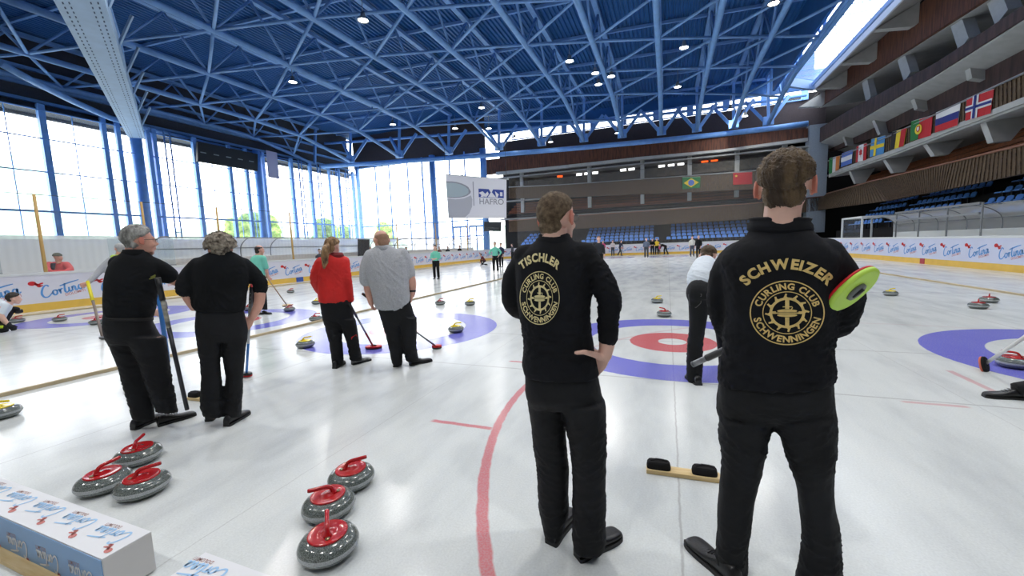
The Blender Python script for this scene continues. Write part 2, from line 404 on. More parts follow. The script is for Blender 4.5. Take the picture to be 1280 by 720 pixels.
def glasses(C, M, parent, material, s=1.0):
    b = MB(); P = lambda x, y, z: C+M @ Vector((x*s, y*s, z*s))
    for sx in (-1, 1):
        c = (sx*.032, .101, .013); ring = [P(c[0]+.024*math.cos(a), c[1]-abs(math.cos(a))*.003, c[2]+.016*math.sin(a)) for a in [2*math.pi*i/16 for i in range(17)]]
        b.tube(ring, .0016, n=5, cap=False); b.tube([P(sx*.056, .098, .018), P(sx*.078, .05, .016), P(sx*.084, -.01, .012), P(sx*.082, -.02, .0)], .0018, n=5)
    b.tube([P(-.009, .102, .016), P(.009, .102, .016)], .0015, n=5)
    return b.build('glasses', material, parent)
def bvh_of(o):
    me = o.data; mw = o.matrix_world
    return BVHTree.FromPolygons([v.co.copy() for v in me.vertices], [tuple(p.vertices) for p in me.polygons])
def stick_on(bv, px, py, lift=.003):
    d = ray(px, py).normalized(); h = bv.ray_cast(CAM, d)
    if h[0] is None: return None
    return h[0]-d*lift
def print_on(name, pieces, bv, material, parent, lift=.0035, sub=0):
    """pieces: list of (pts px, faces); laid on the cloth surface"""
    bm = bmesh.new()
    for pts, fs in pieces:
        vs = [bm.verts.new((x, y, 0)) for x, y in pts]
        for f in fs:
            try: bm.faces.new([vs[i] for i in f])
            except ValueError: pass
    bmesh.ops.triangulate(bm, faces=bm.faces)
    for _ in range(sub):
        ed = [e for e in bm.edges if e.calc_length() > 3.0]
        if ed: bmesh.ops.subdivide_edges(bm, edges=ed, cuts=1)
        bmesh.ops.triangulate(bm, faces=bm.faces)
    bad = []
    for v in bm.verts:
        q = stick_on(bv, v.co.x, v.co.y, lift)
        if q is None: bad.append(v)
        else: v.co = q
    bmesh.ops.delete(bm, geom=bad, context='VERTS')
    me = bpy.data.meshes.new(name); bm.to_mesh(me); bm.free(); me.materials.append(material)
    o = bpy.data.objects.new(name, me); COL.objects.link(o); setparent(o, parent); return o
def ring2d(cx, cy, r0, r1, n=64, a0=0, a1=2*math.pi):
    A = [a0+(a1-a0)*i/n for i in range(n+1)]
    vs = [(cx+r0*math.cos(a), cy+r0*math.sin(a)) for a in A]+[(cx+r1*math.cos(a), cy+r1*math.sin(a)) for a in A]
    return vs, [(i, i+1, n+2+i, n+1+i) for i in range(n)]
def emblem(name_txt, A, arc, bv, material, parent):
    """A: unit disc -> px affine; arc: (radius, size, span) of the name in unit-disc space"""
    P = []
    P.append(ring2d(0, 0, .965, 1.0)); P.append(ring2d(0, 0, .635, .66))
    P += arc_text('CURLING CLUB', .72, .19, math.pi/2, True, .035, span=2.65)
    P += arc_text('SCHWENNINGEN', .91, .19, -math.pi/2, False, .035, span=2.75)
    P.append(ring2d(0, 0, .40, .475))
    for k in range(12):   # hooked teeth
        a = 2*math.pi*k/12+.1; q = lambda r, t: (r*math.cos(a+t), r*math.sin(a+t))
        P.append(([q(.46, -.16), q(.46, .14), q(.52, .05), q(.60, -.02), q(.575, -.10), q(.51, -.06)], [(0, 1, 2, 5), (5, 2, 3, 4)]))
    P.append(([(-.055, .12), (.055, .12), (.055, .45), (-.055, .45)], [(0, 1, 2, 3)])); P.append(([(-.055, -.45), (.055, -.45), (.055, -.14), (-.055, -.14)], [(0, 1, 2, 3)]))
    for s in (-1, 1): P.append(([(s*.3, -.035), (s*.46, -.035), (s*.46, .045), (s*.3, .045)], [(0, 1, 2, 3)]))
    v, f = blob2d((0, .055), .27, .055); v = [(x, max(.022, y)) for x, y in v]; P.append((v, f))
    P.append(([(-.31, -.028), (.31, -.028), (.31, .01), (-.31, .01)], [(0, 1, 2, 3)]))
    v, f = blob2d((0, -.075), .27, .055); v = [(x, min(-.042, y)) for x, y in v]; P.append((v, f))
    P.append(([(-.12, .17), (.1, .17), (.1, .2), (-.12, .2)], [(0, 1, 2, 3)])); P.append(ring2d(.1, .155, .025, .05, 16, -1.5, 1.6))
    R, size, span = arc
    P += arc_text(name_txt, R, size, math.pi/2, True, .045, span=span)
    out = [([A(x, y) for x, y in vs], fs) for vs, fs in P]
    return print_on('chest_print' if False else 'gold_print', out, bv, material, parent, sub=2)
# ------------------------------------------------------------------ cloth and skin
M_SKIN = mat('skin', (232, 188, 170), .5, var=.06, vscale=14, bump=.08, bscale=160)
M_SKIN_RED = mat('skin_ruddy', (222, 168, 148), .5, var=.08, vscale=14, bump=.1, bscale=160)
M_BLACK = mat('black_fleece', (17, 19, 25), .85, var=.25, vscale=6, bump=.35, bscale=420, spec=.3)
M_BLACKP = mat('black_trouser_cloth', (19, 21, 25), .75, var=.2, vscale=5, bump=.3, bscale=300, spec=.35)
M_BLACKB = mat('black_cotton', (15, 18, 22), .9, var=.2, vscale=5, bump=.3, bscale=350, spec=.3)
M_SHOE = mat('black_shoe_leather', (24, 24, 27), .35, var=.15, vscale=20, bump=.15, bscale=120)
M_SOLE = mat('shoe_sole', (30, 31, 33), .6)
M_SOLEG = mat('pale_sole_trim', (120, 124, 130), .6)
M_GOLD = mat('gold_print', (224, 196, 124), .55, var=.12, vscale=40)
M_GOLDP = mat('pale_gold_print', (226, 214, 160), .55, var=.12, vscale=40)
M_HAIR1 = mat('brown_hair', (58, 44, 32), .5, rgb2=(112, 92, 66), vscale=22, bump=.9, bscale=130, stretch=(1, 1, .28), spec=.4)
M_HAIR2 = mat('short_fair_brown_hair', (88, 72, 56), .65, rgb2=(140, 120, 96), vscale=60, bump=.9, bscale=420, spec=.3)
M_HAIRG = mat('grey_hair', (96, 96, 94), .6, rgb2=(186, 186, 182), vscale=26, bump=.9, bscale=120, stretch=(1, 1, .4), spec=.4)
M_HAIRC = mat('curly_greying_hair', (70, 62, 54), .7, rgb2=(176, 166, 150), vscale=30, bump=.9, bscale=80, spec=.3)
M_BLOND = mat('dark_blond_hair', (92, 66, 42), .55, rgb2=(186, 150, 108), vscale=30, bump=.8, bscale=140, stretch=(1, 1, .2), spec=.45)
M_DARKH = mat('dark_hair', (28, 22, 18), .5, rgb2=(52, 42, 34), vscale=26, bump=.6, bscale=120)
M_RED = mat('red_softshell', (216, 34, 30), .6, var=.08, vscale=6, bump=.2, bscale=260)
M_REDL = mat('red_patch', (205, 30, 36), .6)
M_GREY = mat('grey_marl_jersey', (166, 169, 175), .85, rgb2=(196, 199, 204), vscale=140, bump=.3, bscale=300)
M_WHITE = mat('white_cotton', (222, 232, 242), .8, var=.04, vscale=6, bump=.25, bscale=300)
M_TEAL = mat('mint_jersey', (122, 214, 190), .75, var=.06, vscale=6, bump=.2, bscale=200)
M_FRAME = mat('glasses_frame', (40, 40, 44), .35, metal=.6)
M_DARKG = mat('dark_metal', (52, 55, 60), .4, metal=.5, var=.1)
M_BELT = mat('belt_leather', (16, 16, 17), .75, bump=.2, bscale=80)

def mk_person(label, group=None): return dict(body=Blob(), label=label, group=group)
def finish_body(P, voxel=.007, skin=M_SKIN, smooth=3, cat='person', loc=None):
    o = P['body'].done('person', skin, voxel=voxel, smooth=smooth)
    return prop(o, P['label'], cat, P.get('group'))

# ---------------- the man in the SCHWEIZER jacket
def person_schweizer():
    v = View(1.93, 975)
    torso = [(940, 1012, 284, .0, .075), (930, 1026, 297, 0, .10), (910, 1046, 309, 0, .125), (899, 1056, 324, 0, .14), (901, 1055, 350, 0, .15), (904, 1051, 380, 0, .15), (904, 1047, 410, 0, .145), (902, 1045, 440, 0, .145), (898, 1046, 463, 0, .15), (898, 1044, 477, 0, .152)]
    hips = [(903, 1040, 452, 0, .12), (898, 1043, 480, 0, .142), (895, 1045, 505, 0, .14), (899, 1045, 522, 0, .095)]
    legL = [(899, 972, 518, 0, .125), (898, 966, 540, 0, .12), (901, 960, 562, 0, .108), (899, 951, 603, 0, .095), (897, 944, 632, .0, .088), (897, 939, 662, 0, .084), (893, 935, 690, .01, .082), (889, 935, 712, .02, .085), (884, 934, 738, .02, .082)]
    legR = [(966, 1046, 518, 0, .125), (972, 1047, 540, 0, .12), (981, 1046, 565, 0, .11), (993, 1042, 600, 0, .096), (998, 1045, 635, 0, .09), (1001, 1051, 668, 0, .086), (999, 1053, 695, 0, .085), (994, 1055, 722, 0, .086), (992, 1057, 744, 0, .084)]
    armL = [(922, 322, .0, .066), (906, 346, 0, .064), (903, 380, .02, .062), (909, 408, .05, .056), (925, 414, .20, .052), (962, 404, .26, .047)]
    armR = [(1031, 320, .0, .068), (1048, 346, 0, .066), (1056, 375, .02, .062), (1047, 402, .06, .056), (1030, 408, .20, .052), (995, 400, .27, .047)]
    P = mk_person('young man seen from behind, black sweater reading SCHWEIZER, arms folded round a lime-headed broom')
    b = P['body']; M = head_frame(v, 4, 8); C = v.p(981, 236, .0)
    add_head(b, C, M, 1.07); add_neck(b, C, M, v.p(975, 292, -.02), .062)
    v.rows(b, torso[1:], inset=.03); v.rows(b, hips, inset=.03); v.rows(b, legL, inset=.025); v.rows(b, legR, inset=.025)
    v.tube(b, armL, .02); v.tube(b, armR, .02)
    add_hand(b, v.p(966, 402, .27), v.r, -v.n, 1, (40, 50, 30)); add_hand(b, v.p(992, 396, .30), -v.r, -v.n, -1, (40, 50, 30))
    o = finish_body(P, .005); tint_ears(o, C, M, 1.07)
    j = Blob(); v.rows(j, torso); v.tube(j, armL); v.tube(j, armR)
    el, er = v.p(905, 400, .03), v.p(1050, 398, .03); up = (0, 0, 1)
    jk = j.done('jacket', M_BLACK, .0075, 5, o, folds=[(v.p(908, 455, -.12), .16, (.2, 0, 1), .045, .006), (v.p(1035, 450, -.12), .18, (-.2, 0, 1), .04, .006, 4), (v.p(975, 470, -.14), .22, (0, .1, 1), .05, .005, 6), (el, .13, (.3, .3, 1), .035, .006, 2), (er, .13, (-.3, .3, 1), .035, .006, 3), (v.p(925, 345, -.1), .1, (1, 0, .5), .05, .004, 8), (v.p(1030, 345, -.1), .1, (-1, 0, .5), .05, .004, 9)], noise=[(.16, .003, 1)])
    c = MB(); rg = []
    for xl, xr, y, hd in ((938, 1014, 292, .088), (933, 1018, 287, .093), (934, 1017, 281, .089), (937, 1014, 277, .083), (936, 1015, 275.5, .083), (935, 1016, 273.5, .082), (940, 1011, 272, .076), (947, 1004, 275, .068), (949, 1002, 286, .066)):
        rg.append(v.row(xl, xr, y, 0.0, hd, e=2.1, n=36))
    c.loft(rg); c.build('collar', M_BLACK, jk)
    bv = bvh_of(jk)
    A = lambda x, y: (984+47*x+2.0*y*0, 391-40.5*y)
    emblem('SCHWEIZER', A, (1.36, .30, 1.83), bv, M_GOLD, jk)
    t = Blob(); v.rows(t, hips); v.rows(t, legL); v.rows(t, legR)
    t.done('trousers', M_BLACKP, .008, 8, o, folds=[(v.p(925, 560, -.08), .16, (.5, 0, 1), .06, .006, 1), (v.p(1015, 560, -.08), .16, (-.6, 0, 1), .06, .006, 2), (v.p(915, 700, -.05), .14, (.2, 0, 1), .045, .007, 3), (v.p(1025, 700, -.05), .14, (-.2, 0, 1), .045, .007, 4), (v.p(970, 510, -.1), .13, (0, 0, 1), .05, .005, 5)], noise=[(.2, .004, 3)])
    HL = G(922, 736); TL = G(868, 684)
    shoe((HL.x, HL.y), (TL.x, TL.y), M_SHOE, M_SOLE, o, .295)
    HR = G(1018, 742); g = v.n
    shoe((HR.x, HR.y), (HR.x+g.x+.05, HR.y+g.y), M_SHOE, M_SOLE, o, .295)
    add_hair('hair', M_HAIR1, C, M, 1.07, thick=.013, top=.02, line=((0, .6), (50, .5), (75, .25), (92, .12), (112, -.25), (135, -.50), (165, -.66), (180, -.72)), noise=.0035, voxel=.0035, parent=o)
    # broom held under the arms
    ht, hh = v.p(866, 455, .12), v.p(1062, 362, -.12)
    br = MB(); a = v.p(866, 455, .05); bb = v.p(900, 440, .16); e = v.p(1052, 368, .18)
    return o, v
# ---------------- the man in the TISCHLER jacket
def person_tischler():
    v = View(1.87, 700)
    torso = [(676, 712, 294, 0, .07), (668, 719, 303, 0, .09), (655, 729, 313, 0, .115), (646, 738, 326, 0, .13), (645, 741, 350, 0, .145), (647, 738, 380, 0, .145), (651, 738, 402, 0, .14), (654, 741, 422, 0, .14), (654, 744, 440, 0, .145), (652, 747, 455, 0, .15), (655, 749, 466, 0, .15)]
    hips = [(657, 742, 445, 0, .12), (656, 746, 465, 0, .135), (657, 751, 490, 0, .14), (662, 754, 506, 0, .09)]
    legL = [(659, 706, 500, .05, .11), (663, 706, 528, .06, .105), (667, 709, 556, .07, .1), (671, 711, 590, .08, .09), (673, 711, 620, .09, .083), (675, 709, 645, .1, .08), (680, 704, 668, .1, .072)]
    legR = [(700, 755, 500, -.02, .12), (706, 758, 528, -.02, .115), (712, 758, 560, -.02, .105), (716, 757, 600, -.02, .092), (715, 757, 635, -.02, .086), (715, 757, 665, -.02, .084), (716, 755, 684, -.02, .08)]
    armL = [(656, 326, .02, .062), (643, 350, .06, .058), (641, 375, .10, .054), (650, 388, .2, .048), (668, 384, .28, .044)]
    armR = [(722, 321, -.02, .070), (738, 334, -.03, .066), (752, 352, -.05, .060), (762, 375, -.07, .054), (761, 395, -.06, .048), (760, 412, -.05, .045), (760, 421, -.05, .046)]
    fore = [(762, 378, -.07, .036), (760, 412, -.055, .036), (759.5, 421, -.05, .0385), (758, 434, -.05, .034), (757, 444, -.05, .029)]
    P = mk_person('man seen from behind with right hand on hip, black sweater reading TISCHLER')
    b = P['body']; M = head_frame(v, 33, 3); C = v.p(696.5, 274.5, 0)
    add_head(b, C, M, .97); add_neck(b, C, M, v.p(693, 306, -.02), .060)
    v.rows(b, torso[1:], inset=.03); v.rows(b, hips, inset=.03); v.rows(b, legL, inset=.022); v.rows(b, legR, inset=.022)
    v.tube(b, armL, .02); v.tube(b, armR, .02); v.tube(b, fore)
    W = v.p(757, 442, -.05); K = v.p(742, 461, -.02)
    D = (K-W).normalized()
    # back of hand faces the camera, thumb reaches left over the hip
    add_hand(b, W, D, v.n+v.r*.2, -1, (15, 25, 20), thumb=75, s=1.0)
    t1 = v.p(720, 441, -.165)
    b.tube([v.p(752, 447, -.06), v.p(742, 443, -.10), v.p(730, 440, -.15), t1], [.018, .014, .0115, .009], n=10); b.ell(t1, (.009,)*3, nu=8, nv=6)
    o = finish_body(P, .0048); tint_ears(o, C, M, .97)
    j = Blob(); v.rows(j, torso); v.tube(j, armL); v.tube(j, armR)
    j.ell(v.p(660, 320, 0), (.07, .07, .055)); j.ell(v.p(728, 319, -.01), (.075, .075, .06))
    jk = j.done('jacket', M_BLACK, .0072, 5, o, folds=[(v.p(756, 365, -.1), .10, (.6, -.2, 1), .028, .007), (v.p(735, 340, -.1), .10, (.9, 0, -.6), .032, .006, 4), (v.p(700, 430, -.14), .20, (.25, 0, 1), .05, .005, 6), (v.p(665, 425, -.1), .12, (.2, .3, 1), .036, .006, 2), (v.p(740, 400, -.06), .10, (-.8, .3, .6), .05, .004, 3), (v.p(760, 400, -.06), .09, (0, .2, 1), .03, .005, 9)], noise=[(.16, .003, 2)])
    c = MB(); rg = []
    for xl, xr, y, hd in ((668, 719, 308, .092), (668, 718, 303, .092), (671, 715, 298, .086), (674, 713, 295.5, .08), (673, 713, 294, .08), (675, 711, 292, .076), (679, 708, 291, .07), (682, 706, 296, .064), (683, 705, 304, .062)):
        rg.append(v.row(xl, xr, y, 0.0, hd, e=2.1, n=36))
    c.loft(rg); c.build('collar', M_BLACK, jk)
    bv = bvh_of(jk)
    A = lambda x, y: (674.5+25*x+1.2*y*0, 372.5-33.5*y)
    emblem('TISCHLER', A, (1.37, .30, 1.42), bv, M_GOLDP, jk)
    t = Blob(); v.rows(t, hips); v.rows(t, legL); v.rows(t, legR)
    t.done('trousers', M_BLACKP, .0075, 9, o, folds=[(v.p(685, 580, 0), .16, (.5, 0, 1), .05, .005, 1), (v.p(735, 560, -.1), .16, (-.6, 0, 1), .055, .006, 2), (v.p(690, 650, 0.05), .12, (.2, 0, 1), .04, .006, 3), (v.p(735, 660, -.1), .13, (-.3, 0, 1), .04, .006, 4)], noise=[(.2, .004, 5)])
    g = G(688, 682); tt = G(714, 640)
    shoe((g.x, g.y), (tt.x, tt.y), M_SHOE, M_SOLE, o, .29)
    g = G(721, 699); tt = G(768, 672)
    shoe((g.x, g.y), (tt.x, tt.y), M_SHOE, M_SOLE, o, .29, acc=M_SOLEG)
    add_hair('hair', M_HAIR2, C, M, .97, thick=.007, top=.008, line=((0, .62), (50, .5), (75, .25), (90, .02), (103, -.08), (114, -.35), (130, -.6), (165, -.7), (180, -.72)), noise=.0012, voxel=.0035, parent=o, nape=0, lumps=(((0, -.060, -.036), (.058, .038, .052)),))
    glasses(C, M, o, M_FRAME)
    return o, v
# ---------------- grey-haired man in black polo, left
def person_polo():
    v = View(4.78, 170)
    torso = [(154, 184, 314, 0, .07), (143, 193, 322, 0, .11), (134, 202, 333, 0, .14), (129, 202, 350, 0, .17), (128, 197, 370, 0, .18), (128, 195, 385, 0, .19), (129, 192, 396, 0, .18)]
    hips = [(129, 190, 390, 0, .165), (127, 192, 402, 0, .175), (128, 200, 418, 0, .16), (134, 206, 430, 0, .12)]
    legL = [(131, 178, 424, .08, .12), (139, 180, 440, .08, .11), (147, 184, 460, .08, .1), (153, 188, 483, .08, .095), (159, 192, 503, .08, .09), (165, 194, 524, .08, .09)]
    legR = [(152, 207, 420, -.06, .13), (164, 210, 438, -.06, .12), (174, 213, 458, -.06, .11), (180, 216, 478, -.06, .105), (188, 220, 498, -.06, .1), (194, 223, 514, -.06, .1)]
    armR = [(190, 333, -.02, .085), (201, 338, -.03, .082), (210, 344, -.03, .078)]
    foreR = [(195, 334, -.02, .055), (208, 345, -.03, .052), (222, 352, .0, .044), (236, 358, .12, .036)]
    armL = [(150, 330, .12, .08), (158, 350, .2, .07), (178, 358, .3, .05)]
    P = mk_person('grey-haired man with glasses in a black polo shirt, head turned right')
    b = P['body']; M = head_frame(v, 78, 2); C = v.p(175, 302, 0)
    add_head(b, C, M, 1.04); add_neck(b, C, M, v.p(168, 320, 0), .066)
    v.rows(b, torso, inset=.03); v.rows(b, hips, inset=.03); v.rows(b, legL, inset=.025); v.rows(b, legR, inset=.025)
    v.tube(b, foreR); v.tube(b, armL, .02); v.tube(b, armL[1:])
    add_hand(b, v.p(236, 358, .12), v.r+v.n*.3, Vector((0, 0, -1)), -1, (10, 15, 10), 20)
    o = finish_body(P, .008, M_SKIN_RED, 2); tint_ears(o, C, M, 1.04)
    j = Blob(); v.rows(j, torso); v.tube(j, armR); v.tube(j, armL[:2])
    jk = j.done('polo_shirt', M_BLACKB, .011, 5, o, folds=[(v.p(145, 380, -.15), .2, (.5, 0, 1), .07, .007), (v.p(190, 345, -.15), .14, (-.8, 0, .6), .06, .006, 3), (v.p(180, 385, -.15), .16, (.1, 0, 1), .05, .006, 6)])
    c = MB(); c.loft([v.row(xl, xr, y, 0, hd, e=2.1) for xl, xr, y, hd in ((150, 184, 321, .1), (151, 183, 316, .095), (153, 181, 312, .086), (155, 179, 312, .08), (156, 178, 318, .075))]); c.build('collar', M_BLACKB, jk)
    c = MB()
    for x, y, w, h in ((191, 344, 3.2, 1.1), (190, 346.4, 4.0, .9)):
        q = lambda a, bb: v.p(x+a, y+bb, -.205)
        c.slab([q(-w, h+1), q(w, -h), q(w+.5, h), q(-w+1, h+2)], v.n*-.004)
    c.build('sleeve_badge', mat('olive_badge', (128, 132, 60), .7), jk)
    t = Blob(); v.rows(t, hips); v.rows(t, legL); v.rows(t, legR)
    tr = t.done('trousers', M_BLACKP, .011, 6, o, folds=[(v.p(165, 450, -.1), .3, (.6, 0, 1), .09, .008, 1), (v.p(205, 490, -.1), .22, (-.3, 0, 1), .06, .01, 2), (v.p(165, 500, .1), .2, (.2, 0, 1), .06, .008, 3)])
    be = MB(); be.loft([v.row(128.6, 192.3, y, 0, .186, e=2.4) for y in (399, 395)]); be.build('belt', M_BELT, tr)
    g = G(166, 538); tt = G(196, 524); shoe((g.x, g.y), (tt.x, tt.y), M_SHOE, M_SOLE, o, .295)
    g = G(197, 533); tt = G(246, 518); shoe((g.x, g.y), (tt.x, tt.y), M_SHOE, M_SOLE, o, .295)
    add_hair('hair', M_HAIRG, C, M, 1.04, thick=.016, top=.024, line=((0, .62), (50, .5), (72, .22), (88, .0), (110, -.2), (135, -.45), (165, -.6), (180, -.64)), noise=.005, voxel=.007, parent=o)
    glasses(C, M, o, M_FRAME, 1.04)
    return o, v
# ---------------- curly-haired man in black shirt
def person_curly():
    v = View(4.45, 277)
    torso = [(262, 292, 315, 0, .075), (250, 302, 321, 0, .11), (240, 310, 329, 0, .13), (238, 313, 342, 0, .145), (238, 310, 360, 0, .15), (238, 308, 375, 0, .16), (240, 307, 384, 0, .165), (245, 304, 389, 0, .14)]
    hips = [(245, 304, 384, 0, .13), (244, 307, 396, 0, .145), (243, 310, 410, 0, .14), (245, 309, 426, 0, .115)]
    legL = [(245, 277, 420, 0, .12), (247, 276, 437, 0, .11), (250, 275, 455, 0, .1), (251, 277, 473, 0, .095), (250, 279, 494, 0, .095), (250, 279, 509, 0, .1), (254, 279, 520, 0, .09)]
    legR = [(276, 309, 420, 0, .12), (277, 307, 437, 0, .11), (280, 305, 458, 0, .1), (282, 304, 473, 0, .095), (280, 303, 494, 0, .095), (279, 301, 519, 0, .095)]
    armL = [(248, 331, 0, .066), (237, 343, .02, .066), (230, 355, .0, .062), (230, 363, -.02, .058)]
    foreL = [(231, 360, .0, .048), (235, 371, .04, .043), (239.5, 380, .10, .036), (242, 385, .15, .03)]
    armR = [(304, 331, 0, .068), (317, 343, .0, .068), (325, 354, -.02, .064), (325, 361, -.02, .062)]
    foreR = [(325, 360, -.02, .05), (324, 378, -.03, .045), (318, 392, -.03, .036), (315, 397, -.03, .031)]
    P = mk_person('man with curly greying hair in a loose black shirt with rolled sleeves')
    b = P['body']; M = head_frame(v, 5, 14); C = v.p(276, 312, 0)
    add_head(b, C, M, .98); add_neck(b, C, M, v.p(277, 322, 0), .062)
    v.rows(b, torso, inset=.03); v.rows(b, hips, inset=.03); v.rows(b, legL, inset=.025); v.rows(b, legR, inset=.025)
    v.tube(b, armL, .02); v.tube(b, armR, .02); v.tube(b, foreL); v.tube(b, foreR)
    add_hand(b, v.p(315, 397, -.03), (v.p(308, 404, -.03)-v.p(315, 397, -.03)), v.n, 1, (45, 50, 30), 30)
    add_hand(b, v.p(242, 385, .15), v.r+v.n*.2, v.n*-1, 1, (20, 20, 10), 10)
    o = finish_body(P, .010, M_SKIN_RED, 2)
    j = Blob(); v.rows(j, torso); v.tube(j, armL); v.tube(j, armR)
    jk = j.done('shirt', M_BLACKB, .011, 5, o, folds=[(v.p(270, 380, -.15), .22, (1, 0, .15), .07, .009), (v.p(262, 350, -.15), .14, (1, 0, 0), .08, .005, 3), (v.p(230, 362, 0), .12, (.2, 0, 1), .04, .008, 6), (v.p(326, 356, 0), .12, (.2, 0, 1), .04, .008, 7), (v.p(300, 345, -.1), .12, (-1, 0, .6), .06, .006, 5)])
    c = MB(); c.loft([v.row(xl, xr, y, 0, hd, e=2.1) for xl, xr, y, hd in ((262, 294, 321, .1), (263, 292, 317, .095), (265, 290, 314, .085), (267, 288, 315, .075), (268, 287, 319, .07))]); c.build('collar', M_BLACKB, jk)
    t = Blob(); v.rows(t, hips); v.rows(t, legL); v.rows(t, legR)
    t.done('trousers', M_BLACKP, .010, 6, o, folds=[(v.p(260, 450, -.1), .25, (.3, 0, 1), .08, .007, 1), (v.p(263, 510, -.1), .16, (-.3, 0, 1), .05, .009, 2), (v.p(292, 500, -.1), .2, (.2, 0, 1), .06, .008, 3)])
    g = G(261, 527); tt = G(278, 510); shoe((g.x, g.y), (tt.x, tt.y), M_SHOE, M_SOLE, o, .29)
    g = G(283, 533.5); tt = G(309, 517); shoe((g.x, g.y), (tt.x, tt.y), M_SHOE, M_SOLE, o, .30, acc=M_SOLEG)
    add_hair('hair', M_HAIRC, C, M, .98, thick=.03, top=.03, line=((0, .6), (50, .45), (75, .1), (95, -.2), (120, -.5), (150, -.62), (180, -.66)), noise=.006, voxel=.008, parent=o, curl=420, seed=9)
    return o, v
# ---------------- bald man in grey polo
def person_greypolo():
    v = View(5.4, 492)
    torso = [(470, 488, 307, 0, .08), (461, 499, 313, 0, .12), (456, 506, 320, 0, .15), (455, 511, 332, 0, .18), (458, 512, 345, 0, .2), (462, 512, 358, 0, .21), (465, 513, 370, 0, .21), (467, 511, 379, 0, .205), (470, 506, 386, 0, .19)]
    hips = [(472, 512, 374, 0, .17), (472, 516, 386, 0, .175), (475, 519, 396, 0, .15), (478, 521, 404, 0, .12)]
    legL = [(475, 500, 396, .02, .14), (481, 502, 415, .02, .12), (485, 503, 430, .02, .11), (488, 503, 444, .02, .1), (490, 503, 455, .02, .1)]
    legR = [(496, 521, 396, -.02, .14), (499, 521, 412, -.02, .125), (501, 520.5, 430, -.02, .11), (505, 522, 442, -.02, .1), (508, 524, 451, -.02, .1)]
    armL = [(464, 320, 0, .09), (459, 334, 0, .09), (458, 350, .02, .088)]
    foreL = [(459, 340, 0, .06), (460, 360, .04, .052), (463, 374, .08, .042), (464, 379, .1, .036)]
    armR = [(502, 318, 0, .09), (508, 330, 0, .09), (511, 343, -.02, .088)]
    foreR = [(510, 338, -.02, .062), (515, 352, -.04, .054), (516, 364, -.04, .04), (515, 369, -.03, .036)]
    P = mk_person('bald heavy-set man seen from behind in a grey polo shirt, broom in his left hand')
    b = P['body']; M = head_frame(v, -22, 16); C = v.p(476.5, 301, 0)
    add_head(b, C, M, 1.08, fat=1.06); add_neck(b, C, M, v.p(479, 312, 0), .075)
    v.rows(b, torso, inset=.03); v.rows(b, hips, inset=.03); v.rows(b, legL, inset=.025); v.rows(b, legR, inset=.025)
    v.tube(b, armL, .02); v.tube(b, armR, .02); v.tube(b, foreL); v.tube(b, foreR)
    add_hand(b, v.p(464, 378, .1), v.p(466, 390, .1)-v.p(464, 378, .1), v.r, -1, (60, 60, 40), 30)
    add_hand(b, v.p(515, 368, -.03), v.p(513, 380, .0)-v.p(515, 368, -.03), v.r*-1, 1, (10, 10, 10), 20)
    o = finish_body(P, .011, M_SKIN_RED, 2)
    j = Blob(); v.rows(j, torso); v.tube(j, armL); v.tube(j, armR)
    jk = j.done('polo_shirt', M_GREY, .012, 5, o, folds=[(v.p(485, 345, -.2), .3, (.9, 0, .5), .10, .008), (v.p(490, 378, -.2), .25, (.3, 0, 1), .06, .01, 3), (v.p(500, 330, -.15), .16, (-.8, 0, .6), .08, .008, 6)])
    c = MB(); c.loft([v.row(xl, xr, y, 0, hd, e=2.1) for xl, xr, y, hd in ((468, 491, 313, .12), (469, 489, 309, .11), (471, 487, 306, .1), (472.5, 485.5, 307, .09), (473, 485, 311, .085))]); c.build('collar', M_GREY, jk)
    t = Blob(); v.rows(t, hips); v.rows(t, legL); v.rows(t, legR)
    t.done('trousers', M_BLACKP, .011, 6, o, folds=[(v.p(495, 420, -.1), .35, (.5, 0, 1), .1, .008, 1), (v.p(510, 448, -.1), .18, (-.3, 0, 1), .06, .01, 2)])
    wb = MB(); w0 = v.p(515.6, 363.5, -.04); wb.tube([w0+Vector((0, 0, .012)), w0-Vector((0, 0, .012))], .046, n=14); wb.build('wristwatch', M_FRAME, o)
    g = G(494.5, 459); tt = G(500, 450); shoe((g.x, g.y), (tt.x, tt.y), M_SHOE, M_SOLE, o, .295)
    g = G(512, 457); tt = G(538, 451.5); shoe((g.x, g.y), (tt.x, tt.y), M_SHOE, M_SOLE, o, .32, acc=M_SOLEG)
    fr = add_hair('hair', mat('thin_fair_hair', (170, 132, 108), .7, var=.1, vscale=60, bump=.5, bscale=300), C, M, 1.08, fat=1.06, thick=.004, top=.0, line=((0, 1.5), (60, 1.2), (80, .3), (95, .0), (120, -.4), (150, -.55), (180, -.6)), noise=.001, voxel=.007, parent=o, bald=.35)
    return o, v
